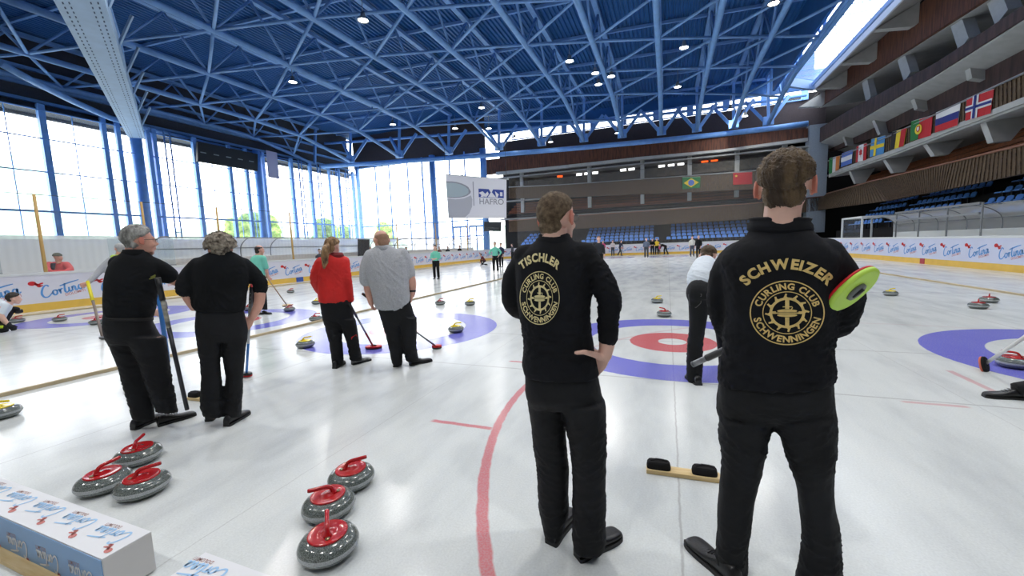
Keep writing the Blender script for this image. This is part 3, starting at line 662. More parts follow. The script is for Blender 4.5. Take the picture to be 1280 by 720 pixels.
# ---------------- woman in red
def person_red():
    v = View(5.8, 415)
    torso = [(411, 426, 317, 0, .07), (402, 431, 321, 0, .1), (397, 435, 329, 0, .12), (396, 435, 342, 0, .125), (397, 434, 356, 0, .125), (397, 435, 368, 0, .14), (398, 436, 378, 0, .145)]
    hips = [(399, 434, 370, 0, .13), (400, 440, 382, 0, .14), (402, 442, 394, 0, .13), (404, 444, 402, 0, .105)]
    legL = [(403, 427, 398, .02, .12), (407, 427, 412, .02, .11), (411, 428, 427, .02, .1), (413, 429, 440, .02, .095), (415, 430, 455, .02, .095)]
    legR = [(420, 444, 398, -.02, .12), (428, 447, 413, -.02, .11), (433, 449, 428, -.02, .1), (436, 451, 441, -.02, .095), (437, 453, 450, -.02, .095)]
    armL = [(401, 328, 0, .07), (395, 340, .02, .065), (394, 352, .04, .06), (399, 363, .1, .05), (405, 368, .16, .045)]
    armR = [(430, 327, 0, .075), (432, 341, -.02, .068), (435, 356, -.04, .06), (437, 370, -.04, .052), (438, 374, -.04, .05)]
    P = mk_person('woman with a dark blond ponytail seen from behind in a red jacket and black trousers')
    b = P['body']; M = head_frame(v, 38, 14); C = v.p(416, 309, 0)
    add_head(b, C, M, .96); add_neck(b, C, M, v.p(418, 321, 0), .052)
    v.rows(b, torso, inset=.03); v.rows(b, hips, inset=.03); v.rows(b, legL, inset=.025); v.rows(b, legR, inset=.025)
    v.tube(b, armL, .02); v.tube(b, armR, .02)
    o = finish_body(P, .011, M_SKIN, 2)
    j = Blob(); v.rows(j, torso); v.tube(j, armL); v.tube(j, armR)
    jk = j.done('jacket', M_RED, .011, 5, o, folds=[(v.p(415, 350, -.12), .25, (1, 0, .25), .09, .006), (v.p(418, 372, -.12), .18, (.2, 0, 1), .06, .007, 3), (v.p(434, 345, -.05), .18, (-.4, 0, 1), .05, .008, 6), (v.p(396, 345, 0), .16, (.4, 0, 1), .05, .007, 7)])
    c = MB(); c.loft([v.row(xl, xr, y, 0, hd, e=2.1) for xl, xr, y, hd in ((409, 431, 322, .1), (409, 430, 319, .1), (411, 428, 315.5, .085), (412, 427, 317, .08), (413, 426, 320, .075))]); c.build('collar', mat('dark_red_collar', (120, 20, 26), .7), jk)
    g = Blob(); w = v.p(438, 374, -.04); dd = v.p(437.5, 386, -.04)-w
    add_hand(g, w, dd, v.r*-1, 1, (35, 40, 25), 25, s=1.05); g.tube([w-dd.normalized()*.05, w+dd.normalized()*.01], [.045, .036], n=14)
    g.done('glove', mat('black_glove', (22, 25, 30), .7), .008, 2, o)
    t = Blob(); v.rows(t, hips); v.rows(t, legL); v.rows(t, legR)
    tr = t.done('trousers', M_BLACKP, .011, 6, o, folds=[(v.p(420, 410, -.1), .35, (.5, 0, 1), .1, .008, 1), (v.p(444, 440, -.1), .2, (-.3, 0, 1), .06, .01, 2)])
    bv = bvh_of(tr)
    print_on('red_patch', [([(439, 424.5), (446.5, 420.5), (445.5, 418), (439, 421.5)], [(0, 1, 2, 3)])], bv, M_REDL, tr, .006)
    g = G(418, 461); tt = G(432, 452); shoe((g.x, g.y), (tt.x, tt.y), M_SHOE, M_SOLE, o, .27)
    g = G(440, 456); tt = G(463, 450); sh = shoe((g.x, g.y), (tt.x, tt.y), mat('two_tone_shoe', (60, 62, 66), .4, rgb2=(200, 202, 204), vscale=6), M_SOLE, o, .28)
    add_hair('hair', M_BLOND, C, M, .96, thick=.016, top=.02, line=((0, .6), (50, .45), (75, .2), (95, .0), (120, -.35), (150, -.5), (180, -.55)), noise=.004, voxel=.007, parent=o)
    pt = Blob(); pts = [(410, 306, -.08, .03), (407, 311, -.16, .042), (406, 320, -.17, .046), (406, 328, -.16, .036), (405, 335, -.15, .014)]
    v.tube(pt, pts); pt.done('ponytail', M_BLOND, .007, 2, o, folds=[(v.p(406, 320, -.1), .3, v.r, .02, .004)], noise=[(.03, .005, 3)])
    return o, v
# ---------------- others near by
def person_bending():
    v = View(4.62, 880)
    # seen from behind, leaning away: hips near, shoulders further off and lower
    P = mk_person('player in a white shirt and black jeans bending forward, half hidden behind the SCHWEIZER jacket')
    b = P['body']; M = head_frame(v, 12, 48); C = v.p(885, 321, .60)
    add_head(b, C, M, 1.0); add_neck(b, C, M, v.p(884, 330, .42), .055)
    tr = [(877, 356, .06, .13), (876, 349, .12, .14), (879, 340, .28, .14), (882, 332, .42, .125), (884, 328, .50, .08)]
    def trunk(mb, ins):
        mb.tube([v.p(*t[:3]) for t in chord_interp([t[:3] for t in tr], 3)], [t[0]-ins for t in chord_interp([(t[3],) for t in tr], 3)], n=24)
        mb.ell(v.p(*tr[0][:3]), (tr[0][3]-ins,)*3)
    legL = [(860, 886, 372, .02, .13), (861, 885, 392, .0, .12), (861, 882, 410, -.02, .1), (859, 879, 430, 0, .09), (858, 879, 450, 0, .085), (858, 878, 468, 0, .085), (860, 877, 477, 0, .08)]
    legR = [(878, 904, 372, .1, .13), (886, 906, 392, .22, .12), (893, 910, 410, .34, .1), (896, 912, 430, .36, .09), (898, 913, 450, .34, .085), (899, 913, 468, .34, .085)]
    armL = [(872, 340, .42, .062), (873, 362, .5, .052), (880, 378, .58, .045)]; armR = [(900, 338, .42, .062), (904, 362, .5, .052), (897, 376, .6, .045)]
    hips = [(863, 904, 352, .05, .13), (861, 905, 362, .03, .16), (860, 905, 374, .06, .16), (862, 903, 382, .08, .13)]
    trunk(b, .03); v.rows(b, hips, inset=.03); v.rows(b, legL, inset=.02); v.rows(b, legR, inset=.02); v.tube(b, armL, .015); v.tube(b, armR, .015)
    add_hand(b, v.p(881, 379, .59), v.r+Vector((0, 0, -.6)), v.n, 1, (45, 50, 30))
    add_hand(b, v.p(896, 377, .61), -v.r+Vector((0, 0, -.6)), v.n, -1, (45, 50, 30))
    o = finish_body(P, .011, M_SKIN, 2)
    s = Blob(); trunk(s, 0); v.tube(s, armL[:2]); v.tube(s, armR[:2])
    s.done('shirt', M_WHITE, .011, 4, o, folds=[(v.p(872, 350, 0), .25, (.3, 0, 1), .07, .008)])
    t = Blob(); v.rows(t, hips); v.rows(t, legL); v.rows(t, legR); t.ell(v.p(874, 366, 0), (.13, .15, .15)); v.rows(t, [(862, 903, 354, .06, .14), (860.5, 905, 362, .02, .165), (860, 905, 372, .02, .165)])
    tr_ = t.done('trousers', M_BLACKP, .010, 4, o, folds=[(v.p(870, 440, 0), .25, (.3, 0, 1), .07, .008, 1)])
    bv = bvh_of(tr_); st = mat('pocket_stitching', (92, 92, 92), .8)
    def line(pts, w=.35):
        out = []
        for (x0, y0), (x1, y1) in zip(pts, pts[1:]):
            dx, dy = x1-x0, y1-y0; L = math.hypot(dx, dy); nx, ny = -dy/L*w, dx/L*w
            out.append(([(x0+nx, y0+ny), (x1+nx, y1+ny), (x1-nx, y1-ny), (x0-nx, y0-ny)], [(0, 1, 2, 3)]))
        return out
    print_on('pocket_stitching', line([(860.5, 368), (877, 367.5), (876, 379), (870, 384.5), (862, 382), (860.5, 368)])+line([(860.5, 371), (877, 370.5)]), bv, st, tr_, .006)
    g = G(874, 482); tt = G(856, 468); shoe((g.x, g.y), (tt.x, tt.y), M_SHOE, M_SOLE, o, .28)
    g = v.p(905, 470, .34); shoe((g.x, g.y), (g.x+.02, g.y+.5), M_SHOE, M_SOLE, o, .28)
    add_hair('hair', M_HAIR1, C, M, 1.0, thick=.014, top=.018, noise=.004, voxel=.008, parent=o)
    return o
def person_teal_near():
    v = View(12.3, 323)
    P = mk_person('man in a mint shirt beyond the curly-haired man, holding a beige-headed broom')
    b = P['body']; M = head_frame(v, 65, 8); C = v.p(324.5, 313, 0)
    add_head(b, C, M, 1.08); add_neck(b, C, M, v.p(323, 319, 0), .062)
    torso = [(318, 329, 319, 0, .1), (313, 332, 323, 0, .14), (312, 332, 331, 0, .16), (312, 331, 338, 0, .17), (312, 332, 345, 0, .18), (314, 332, 348, 0, .17)]
    hips = [(313, 332, 345, 0, .15), (312, 333, 351, 0, .16), (313, 333, 358, 0, .14)]
    legL = [(313, 323, 355, .05, .11), (314, 323, 365, .05, .1), (315, 323, 376, .05, .09), (316, 323, 387, .05, .09)]; legR = [(322, 333, 355, -.05, .11), (324, 333, 365, -.05, .1), (326, 334, 376, -.05, .09), (327, 334.5, 387, -.05, .09)]
    armR = [(329, 323, -.1, .075), (331, 330, -.12, .07), (332.5, 334, -.12, .066)]; fore = [(331.5, 331, -.12, .048), (333.5, 339, -.1, .042), (335, 346, -.05, .034)]
    v.rows(b, torso, inset=.03); v.rows(b, hips, inset=.03); v.rows(b, legL, inset=.02); v.rows(b, legR, inset=.02); v.tube(b, fore)
    add_hand(b, v.p(335, 346, -.05), Vector((0, 0, -1))+v.r*.4, v.n, 1, (50, 50, 30)); v.tube(b, [(318, 325, .15, .06), (322, 338, .3, .05), (334, 347, .1, .035)])
    o = finish_body(P, .014, M_SKIN_RED, 2)
    s = Blob(); v.rows(s, torso); v.tube(s, armR); v.tube(s, [(317, 325, .15, .08), (320, 333, .25, .075)]); s.done('shirt', M_TEAL, .014, 4, o)
    t = Blob(); v.rows(t, hips); v.rows(t, legL); v.rows(t, legR); t.done('trousers', M_BLACKP, .014, 4, o)
    g = v.p(318, 389, .05); shoe((g.x, g.y), (g.x+.5, g.y+.1), M_SHOE, M_SOLE, o, .3)
    g = v.p(328, 389, -.05); shoe((g.x, g.y), (g.x+.5, g.y), M_SHOE, M_SOLE, o, .3)
    add_hair('hair', M_DARKH, C, M, 1.08, thick=.004, top=.004, noise=.002, voxel=.01, parent=o, bald=.62)
    return o
def person_vest():
    v = View(13.0, 128)
    P = mk_person('white-haired man in grey sleeves and lime vest behind the black polo shirt')
    b = P['body']; M = head_frame(v, -10, 10); C = v.p(150, 311.5, 0)
    add_head(b, C, M, 1.05); add_neck(b, C, M, v.p(149, 319, 0), .062)
    torso = [(142, 158, 319, 0, .1), (134, 163, 323, 0, .14), (131, 164, 332, 0, .16), (131, 163, 345, 0, .17), (131, 163, 360, 0, .18)]
    hips = [(132, 163, 356, 0, .15), (131, 164, 366, 0, .16), (132, 164, 374, 0, .14)]
    legL = [(133, 148, 368, 0, .11), (134, 147, 385, 0, .1), (136, 147, 398, 0, .09), (137, 147, 410, 0, .09)]; legR = [(149, 164, 368, 0, .11), (151, 163, 385, 0, .1), (152, 162, 398, 0, .09), (152, 162, 409, 0, .09)]
    armL = [(136, 328, 0, .08), (126, 337, 0, .07), (119, 345, -.05, .06), (113, 351, -.1, .05), (110, 354, -.1, .042)]
    armR = [(160, 326, 0, .08), (165, 340, 0, .065), (164, 352, .1, .05)]
    v.rows(b, torso, inset=.03); v.rows(b, hips, inset=.03); v.rows(b, legL, inset=.02); v.rows(b, legR, inset=.02); v.tube(b, armL, .015); v.tube(b, armR, .01)
    add_hand(b, v.p(110, 354, -.1), -v.r+Vector((0, 0, -.3)), v.n, 1, (60, 60, 30), s=1.2)
    o = finish_body(P, .014, M_SKIN_RED, 2)
    s = Blob(); v.rows(s, torso); v.tube(s, armL); v.tube(s, armR); s.done('top', M_GREY, .014, 4, o)
    w = Blob(); v.rows(w, [(139, 160, 318.5, 0, .12), (136, 162, 323, 0, .16), (134, 163, 332, 0, .185), (133, 163, 350, 0, .19)]); w.done('vest', mat('lime_vest', (178, 205, 84), .7), .014, 3, o)
    t = Blob(); v.rows(t, hips); v.rows(t, legL); v.rows(t, legR); t.done('trousers', M_BLACKP, .014, 4, o)
    for x in (141, 157):
        g = v.p(x, 413, 0); shoe((g.x, g.y), (g.x+.05, g.y+.5), M_SHOE, M_SOLE, o, .29)
    add_hair('hair', mat('white_hair', (176, 176, 174), .7, var=.1, vscale=30), C, M, 1.05, thick=.01, top=.01, noise=.003, voxel=.01, parent=o)
    return o
def person_crouch():
    v = View(14.6, 5)
    P = mk_person('dark-haired boy in a white shirt crouching on the ice at the left edge')
    b = P['body']; M = head_frame(v, 95, 8); C = v.p(17.5, 373.5, 0)
    add_head(b, C, M, 1.05); add_neck(b, C, M, v.p(11, 380, 0), .055)
    tr = [(-6, 394, 0, .17), (-3, 388, 0, .17), (3, 382, 0, .165), (9, 378, 0, .12)]
    def tk(mb, i): mb.tube([v.p(*t[:3]) for t in tr], [t[3]-i for t in tr], n=20); mb.ell(v.p(*tr[0][:3]), (tr[0][3]-i,)*3)
    tk(b, .03)
    arm = [(2, 384, -.2, .075), (0, 393, -.25, .06), (6, 401, -.25, .045), (11, 407, -.22, .035)]
    leg1 = [(-8, 400, 0, .14), (2, 396, .1, .11), (12, 388, .2, .085), (20, 387, .2, .07)]; leg1b = [(12, 388, .2, .085), (7, 398, .15, .07), (3, 407, .1, .055)]
    leg2 = [(-8, 401, -.1, .14), (-1, 408, -.2, .1), (6, 411, -.2, .085), (-10, 413, -.1, .06)]
    v.tube(b, arm); v.tube(b, leg1, .02); v.tube(b, leg1b, .015); v.tube(b, leg2, .015)
    o = finish_body(P, .013, M_SKIN, 2)
    s = Blob(); tk(s, 0); v.tube(s, [(4, 382, -.18, .09), (1, 391, -.23, .08)]); s.done('shirt', M_WHITE, .013, 3, o)
    t = Blob(); v.tube(t, leg1); v.tube(t, leg1b); v.tube(t, leg2); v.tube(t, [(-9, 396, 0, .16), (-7, 402, 0, .15)]); t.done('trousers', M_BLACKP, .013, 3, o)
    k = MB(); k.tube([v.p(-8, 409, -.32), v.p(4, 408.5, -.32)], [.035, .03], n=8); k.build('lime_stripe', mat('lime_cloth', (190, 215, 40), .7), t_obj(o, 'trousers'))
    gl = Blob(); add_hand(gl, v.p(11, 406, -.22), v.r*.5+Vector((0, 0, -1)), v.n, 1, (30, 30, 20), s=1.2); gl.tube([v.p(9, 403, -.23), v.p(12, 408, -.22)], .05, n=10); gl.done('glove', MATS['black_glove'], .012, 2, o)
    sh = Blob(); sh.tube([v.p(19, 389, .2), v.p(23, 389, .2), v.p(29, 388.5, .2)], [.06, .062, .04], n=12); sh.done('shoe', M_SHOE, .01, 2, o)
    add_hair('hair', M_DARKH, C, M, 1.05, thick=.02, top=.024, noise=.004, voxel=.01, parent=o)
    return o
def t_obj(o, name): return next((c for c in o.children if c.name.startswith(name)), None)
def person_spectator():
    v = View(21.3, 75)
    P = mk_person('spectator in a pink top and dark vest with cap leaning on the left boards')
    b = P['body']; M = head_frame(v, 120, 5); C = v.p(72.5, 322, 0)
    add_head(b, C, M, 1.15); add_neck(b, C, M, v.p(73, 328, 0), .06)
    torso = [(66, 80, 327, .1, .12), (62, 84, 331, .1, .16), (61, 86, 338, .1, .18), (61, 85, 350, .1, .18), (62, 84, 366, .1, .16)]
    v.rows(b, torso, inset=.04)
    legs = [(63, 72.5, 362, .1, .1), (64, 72, 385, .1, .08)], [(73.5, 83, 362, .1, .1), (74, 82, 385, .1, .08)]
    for l in legs: v.rows(b, l, inset=.01)
    arms = [(62, 331, 0, .1), (59.5, 338, -.2, .08), (66, 340.5, -.45, .07), (76, 340, -.45, .06)], [(83, 331, 0, .1), (88, 337, -.2, .08), (82, 340, -.45, .07), (74, 340.5, -.5, .06)]
    for a in arms: v.tube(b, a)
    o = finish_body(P, .018, M_SKIN_RED, 2)
    s = Blob(); v.rows(s, torso)
    for a in arms: v.tube(s, [(x, y, d, r+.015) for x, y, d, r in a])
    s.done('pink_top', mat('salmon_pink_cloth', (216, 98, 100), .7), .018, 3, o)
    w = Blob(); v.rows(w, [(62.5, 70, 329, -.02, .16), (62, 69, 334, -.04, .18), (62, 68.5, 339, -.06, .18)]); w.done('vest', mat('navy_vest', (30, 32, 50), .7), .018, 2, o)
    t = Blob()
    for l in legs: v.rows(t, l)
    t.done('trousers', M_BLACKP, .018, 2, o)
    add_hair('cap', mat('grey_green_cap', (104, 110, 98), .8, var=.2, vscale=20), C, M, 1.15, thick=.02, top=.03, line=((0, .25), (180, .0)), noise=.002, voxel=.012, parent=o, nape=0)
    return o
# ---------------- small figures far away: whole bodies from a few measures
COLS = {}
def cm(rgb, nm): return mat(nm, rgb, .75)
def far_person(x, y, yaw, h, top, legs, label, pose='stand', hair=None, skin=None, arms='down', topname='shirt', group=None, lean=0):
    """yaw: direction faced, degrees ccw from +x"""
    k = h/1.78; f = Vector((math.cos(math.radians(yaw)), math.sin(math.radians(yaw)), 0)); r = f.cross(Vector((0, 0, 1)))
    O = Vector((x, y, 0)); P = lambda a, b_, c: O+r*a*k+f*b_*k+Vector((0, 0, c*k))
    if pose == 'stand':
        hip = [(.1, 0, .92), (-.1, 0, .92)]; kn = [(.11, .02, .50), (-.11, .04, .50)]; an = [(.12, -.02, .09), (-.12, .03, .09)]
        pel, ch, nk, hd = (0, 0, .95), (0, .0, 1.30), (0, -.01, 1.48), (0, .02, 1.66)
    elif pose == 'stride':
        hip = [(.1, 0, .90), (-.1, 0, .90)]; kn = [(.11, .22, .52), (-.11, -.1, .48)]; an = [(.12, .28, .09), (-.12, -.38, .12)]
        pel, ch, nk, hd = (0, 0, .93), (0, .08, 1.27), (0, .13, 1.44), (0, .18, 1.62)
    elif pose == 'bend':
        hip = [(.1, 0, .88), (-.1, 0, .88)]; kn = [(.11, .14, .48), (-.11, -.06, .47)]; an = [(.12, .10, .09), (-.12, -.25, .09)]
        pel, ch, nk, hd = (0, -.02, .92), (0, .34, 1.08), (0, .5, 1.13), (0, .66, 1.16)
    else:  # crouch
        hip = [(.1, -.1, .38), (-.1, -.1, .38)]; kn = [(.14, .3, .45), (-.14, .16, .12)]; an = [(.13, .2, .08), (-.13, -.3, .08)]
        pel, ch, nk, hd = (0, -.1, .42), (0, .12, .72), (0, .2, .88), (0, .28, 1.04)
    up = (Vector(nk)-Vector(pel)).normalized()
    M = Matrix((r, f, Vector((0, 0, 1)))).transposed()
    def torso(mb, i):
        rings = []
        for t, w, d in ((0, .155, .11), (.18, .16, .115), (.4, .15, .11), (.62, .175, .12), (.8, .195, .115), (.92, .15, .09), (1, .07, .07)):
            c = Vector(pel)*(1-t)+Vector(nk)*t; dv = Vector((0, 1, 0)); dv = (dv-up*dv.dot(up)).normalized()
            rings.append([P(*(c+Vector((math.cos(a)*(w-i), 0, 0))+dv*(math.sin(a)*(d-i)))) for a in [2*math.pi*q/20 for q in range(20)]])
        mb.loft(rings)
    sh = [Vector(ch)+(Vector(nk)-Vector(ch))*.45+Vector((s*.185, 0, 0)) for s in (1, -1)]
    if arms == 'down': A = [(s, s+Vector((q*.06, .0, -.28)), s+Vector((q*.05, .12, -.50))) for s, q in zip(sh, (1, -1))]
    elif arms == 'front': A = [(s, s+Vector((q*.07, .03, -.27)), s+Vector((-q*.1, .25, -.30))) for s, q in zip(sh, (1, -1))]
    elif arms == 'reach': A = [(s, s+Vector((q*.04, .12, -.26)), s+Vector((0, .2, -.5))) for s, q in zip(sh, (1, -1))]
    elif arms == 'hip': A = [(s, s+Vector((q*.16, -.02, -.24)), s+Vector((q*.02, .06, -.42))) for s, q in zip(sh, (1, -1))]
    b = Blob(); torso(b, .02)
    for hh, kk, aa in zip(hip, kn, an): b.tube([P(*hh), P(*kk), P(*aa)], [.075*k, .05*k, .038*k], n=10)
    for a0, a1, a2 in A:
        b.tube([P(*a0), P(*a1), P(*a2)], [.05*k, .04*k, .03*k], n=10)
        dr = (P(*a2)-P(*a1)).normalized(); add_hand(b, P(*a2), dr, r, 1, (30, 30, 20), s=k*1.05)
    add_head(b, P(*hd), M, k*1.05); b.tube([P(*(Vector(nk)-Vector((0, 0, .08)))), P(*hd)], .06*k, n=12)
    o = b.done('person', skin or M_SKIN, .017, 1, None); prop(o, label, 'person', group)
    s = Blob(); torso(s, -.012)
    for a0, a1, a2 in A: s.tube([P(*a0), P(*a1), P(*(Vector(a1)*.3+Vector(a2)*.7))], [.068*k, .056*k, .046*k], n=10)
    s.done(topname, top, .018, 2, o)
    t = Blob()
    for hh, kk, aa in zip(hip, kn, an): t.tube([P(hh[0], hh[1], hh[2]+.05), P(*kk), P(*aa)], [.105*k, .078*k, .068*k], n=12)
    t.ell(P(*pel), (.16*k, .13*k, .12*k), R=M); t.done('trousers', legs, .018, 2, o)
    for aa in an:
        p = P(*aa)
        if pose in ('stand', 'bend', 'stride') or True:
            sb = MB(); S = [(-.08, .03, .06), (0, .042, .09), (.1, .045, .07), (.18, .03, .04)]
            sb.loft([[P(aa[0]+math.cos(q)*w, aa[1]+t_, max(0, aa[2]-.09)+.005+hh*(.5+.5*math.sin(q))) for q in [2*math.pi*z/12 for z in range(12)]] for t_, w, hh in S]); sb.build('shoe', M_SHOE, o)
    add_hair('hair', hair or M_DARKH, P(*hd), M, k*1.05, thick=.012, top=.014, noise=.0, voxel=.015, parent=o)
    return o
# ------------------------------------------------------------------ curling stones, brooms, brush boards, padded blocks
M_GRAN = mat('speckled_granite', (40, 47, 45), .16, rgb2=(132, 140, 136), vscale=230, spec=.6, coat=.5)
M_BAND = mat('striking_band_granite', (136, 141, 143), .55, rgb2=(190, 195, 197), vscale=260)
M_CAPR = mat('red_stone_plastic', (180, 18, 24), .22, var=.08, vscale=9, coat=.5)
M_CAPY = mat('yellow_stone_plastic', (236, 214, 26), .25, var=.05, vscale=9, coat=.4)
M_BOLT = mat('bolt_metal', (150, 130, 100), .35, metal=.8)
def stone_proto(capm, nm):
    root = empty('curling_stone')
    b = MB(); b.lathe([(.001, .001), (.070, .001), (.098, .005), (.122, .016), (.136, .031), (.1415, .043)], n=48); b.lathe([(.1425, .071), (.140, .078), (.128, .094), (.108, .106), (.09, .112), (.001, .112)], n=48)
    b.lathe([(.1415, .043), (.1435, .046)], n=48); b.lathe([(.1435, .068), (.1425, .071)], n=48); g = b.build('granite_body', M_GRAN, root)
    c = MB(); c.lathe([(.1435, .046), (.1452, .050), (.1455, .057), (.1452, .064), (.1435, .068)], n=48); c.build('striking_band', M_BAND, root)
    c = MB(); c.lathe([(.094, .111), (.0955, .117), (.092, .121), (.086, .119), (.05, .1165), (.03, .119), (.022, .126), (.001, .127)], n=40); cap = c.build('cap', capm, root)
    h = MB(); P = chord_interp([(-.03, 0, .118), (-.026, 0, .137), (-.014, 0, .156), (.010, 0, .165), (.045, 0, .167), (.085, 0, .170), (.104, 0, .172)], 3)
    rr = [.022, .017, .0145, .0125, .012]+[.0118]*(len(P)-7)+[.0112, .008]; h.tube(P, rr, n=12)
    h.build('handle', capm, root)
    k = MB(); k.lathe([(.012, .1265), (.012, .131), (.0, .132)], c=(-.055, 0, -.008), n=8); k.build('bolt', M_BOLT, cap)
    return root
PROTO = {}
def stone(px, py, col, ang, label, group=None):
    g = G(px, py); k = col
    if k not in PROTO:
        PROTO[k] = stone_proto(M_CAPR if k == 'r' else M_CAPY, k); o = PROTO[k]
    else: o = copy_tree(PROTO[k])
    o.location = (g.x, g.y, 0); o.rotation_euler = (0, 0, math.radians(ang)); o['label'] = label; o['category'] = 'curling stone'
    if group: o['group'] = group
    return o
def stones():
    # photo position = centre of the footprint
    L = [(174, 577, 'r', 128, 'red-handled stone at the back of the left trio, farthest from the camera'),
     (131, 611, 'r', 92, 'red-handled stone at the left of the left trio beside the advertising block'),
     (180, 616, 'r', 55, 'red-handled stone at the right front of the left trio'),
     (440, 606, 'r', 42, 'red-handled stone farthest back in the row of three at centre left'),
     (412, 641, 'r', 232, 'red-handled stone in the middle of the row of three at centre left'),
     (412, 692, 'r', 135, 'nearest red-handled stone, front of the row of three at centre left'),
     (2, 522, 'y', 20, 'yellow-handled stone cut off by the left edge of the picture'),
     (382, 434, 'y', 35, 'yellow-handled stone on the blue ring left of the woman in red'),
     (570, 415, 'y', 20, 'yellow-handled stone on the blue ring right of the man in grey'),
     (395, 401, 'r', 30, 'red-handled stone by the wooden divider behind the woman in red'),
     (362, 389, 'r', 30, 'red-handled stone under the beige broom head of the man in mint'),
     (363.5, 366, 'r', 60, 'small red-handled stone near the boards left of the woman in red'),
     (396, 380, 'y', 30, 'yellow-handled stone half hidden by the red jacket'),
     (550.5, 381, 'r', 30, 'red-handled stone alone on white ice right of the man in grey'),
     (587.5, 381.5, 'y', 30, 'yellow-handled stone alone on white ice left of the TISCHLER jacket'),
     (821.5, 378.5, 'y', 20, 'yellow-handled stone beyond the centre house'),
     (830, 395.5, 'r', 150, 'red-handled stone at the back edge of the centre house'),
     (1113, 369.5, 'y', 20, 'yellow-handled stone right of the lime broom head'),
     (1222.5, 385.5, 'r', 60, 'nearer red-handled stone of the pair at far right'),
     (1236, 378, 'r', 60, 'farther red-handled stone of the pair at far right'),
     (1268, 459, 'r', 160, 'red-handled stone cut off by the right edge beside the white broom'),
     (75, 401.5, 'r', 60, 'red-handled stone on the blue ring near the crouching boy'),
     (121, 405.5, 'r', 60, 'red-handled stone below the yellow broom'),
     (311, 388, 'r', 60, 'red-handled stone between the curly-haired man and the man in mint'),
     (22, 403, 'r', 60, 'stone in the gloved hand of the crouching boy')]
    for a in L: stone(*a)
M_CARB = mat('carbon_black', (24, 25, 28), .35, var=.2, vscale=30)
M_SILV = mat('silver_tube', (150, 152, 156), .35, metal=.7)
M_LIME = mat('lime_broom_plastic', (196, 236, 92), .45, var=.03)
M_REDP = mat('red_broom_plastic', (206, 26, 34), .4)
M_YEL = mat('yellow_tube', (226, 214, 40), .4)
M_BLU = mat('blue_tube', (50, 122, 200), .4)
M_BRIS = mat('black_bristles', (20, 20, 24), .95, var=.3, vscale=200, bump=.9, bscale=300)
M_WOOD = mat('pale_pine', (214, 184, 128), .6, rgb2=(228, 204, 156), vscale=5, stretch=(1, 8, 8), bump=.15, bscale=60)
def broom(a, b, segs, label, head=None, r=.013, name='broom'):
    """a upper end, b lower end; segs = [(t0,t1,material,part)]"""
    a, b = Vector(a), Vector(b); root = empty(name, b, label=label, cat='broom'); root.location = b
    for t0, t1, m_, nm in segs:
        t = MB(); rr = r*1.25 if nm == 'grip' else r; t.tube([a.lerp(b, t0), a.lerp(b, t1)], rr, n=12); t.build(nm, m_, root)
    if head: head(root, b)
    return root
def oval_head(c, N, X, lx, ly, t, top, under, insert=None, scr=None):
    """flat oval brush head: normal N, long axis X"""
    def f(root, b):
        n = Vector(N).normalized(); x = Vector(X)
        if scr is not None: x = x-Vector(scr)*(x.dot(n)/Vector(scr).dot(n))
        x = (x-n*x.dot(n)).normalized(); y = n.cross(x); cc = Vector(c)
        def ring(s, h): return [cc+x*(lx/2*s*math.copysign(abs(math.cos(q))**.85, math.cos(q)))+y*(ly/2*s*math.sin(q))+n*h for q in [2*math.pi*i/36 for i in range(36)]]
        m = MB(); m.loft([ring(.9, t*.5), ring(.99, t*.35), ring(1, 0)]); hd = m.build('broom_head', top, root)
        m = MB(); m.loft([ring(.99, -t*.02), ring(1.0, -t*.15), ring(.98, -t*.3), ring(.9, -t*.4)]); m.build('brush_pad', under, hd)
        if insert:
            m = MB(); m.loft([[cc+x*(lx*.19*s*math.cos(q))+y*(ly*.19*s*math.sin(q))+n*h for q in [2*math.pi*i/24 for i in range(24)]] for s, h in ((1, t*.45), (.95, t*.72), (.5, t*.75))]); m.build('swivel_cap', insert, hd)
            m = MB(); m.tube([cc+n*t*.7-x*.02, cc+n*t*.85+x*.02], .006, n=6); m.build('swivel_joint', M_CARB, hd)
    return f
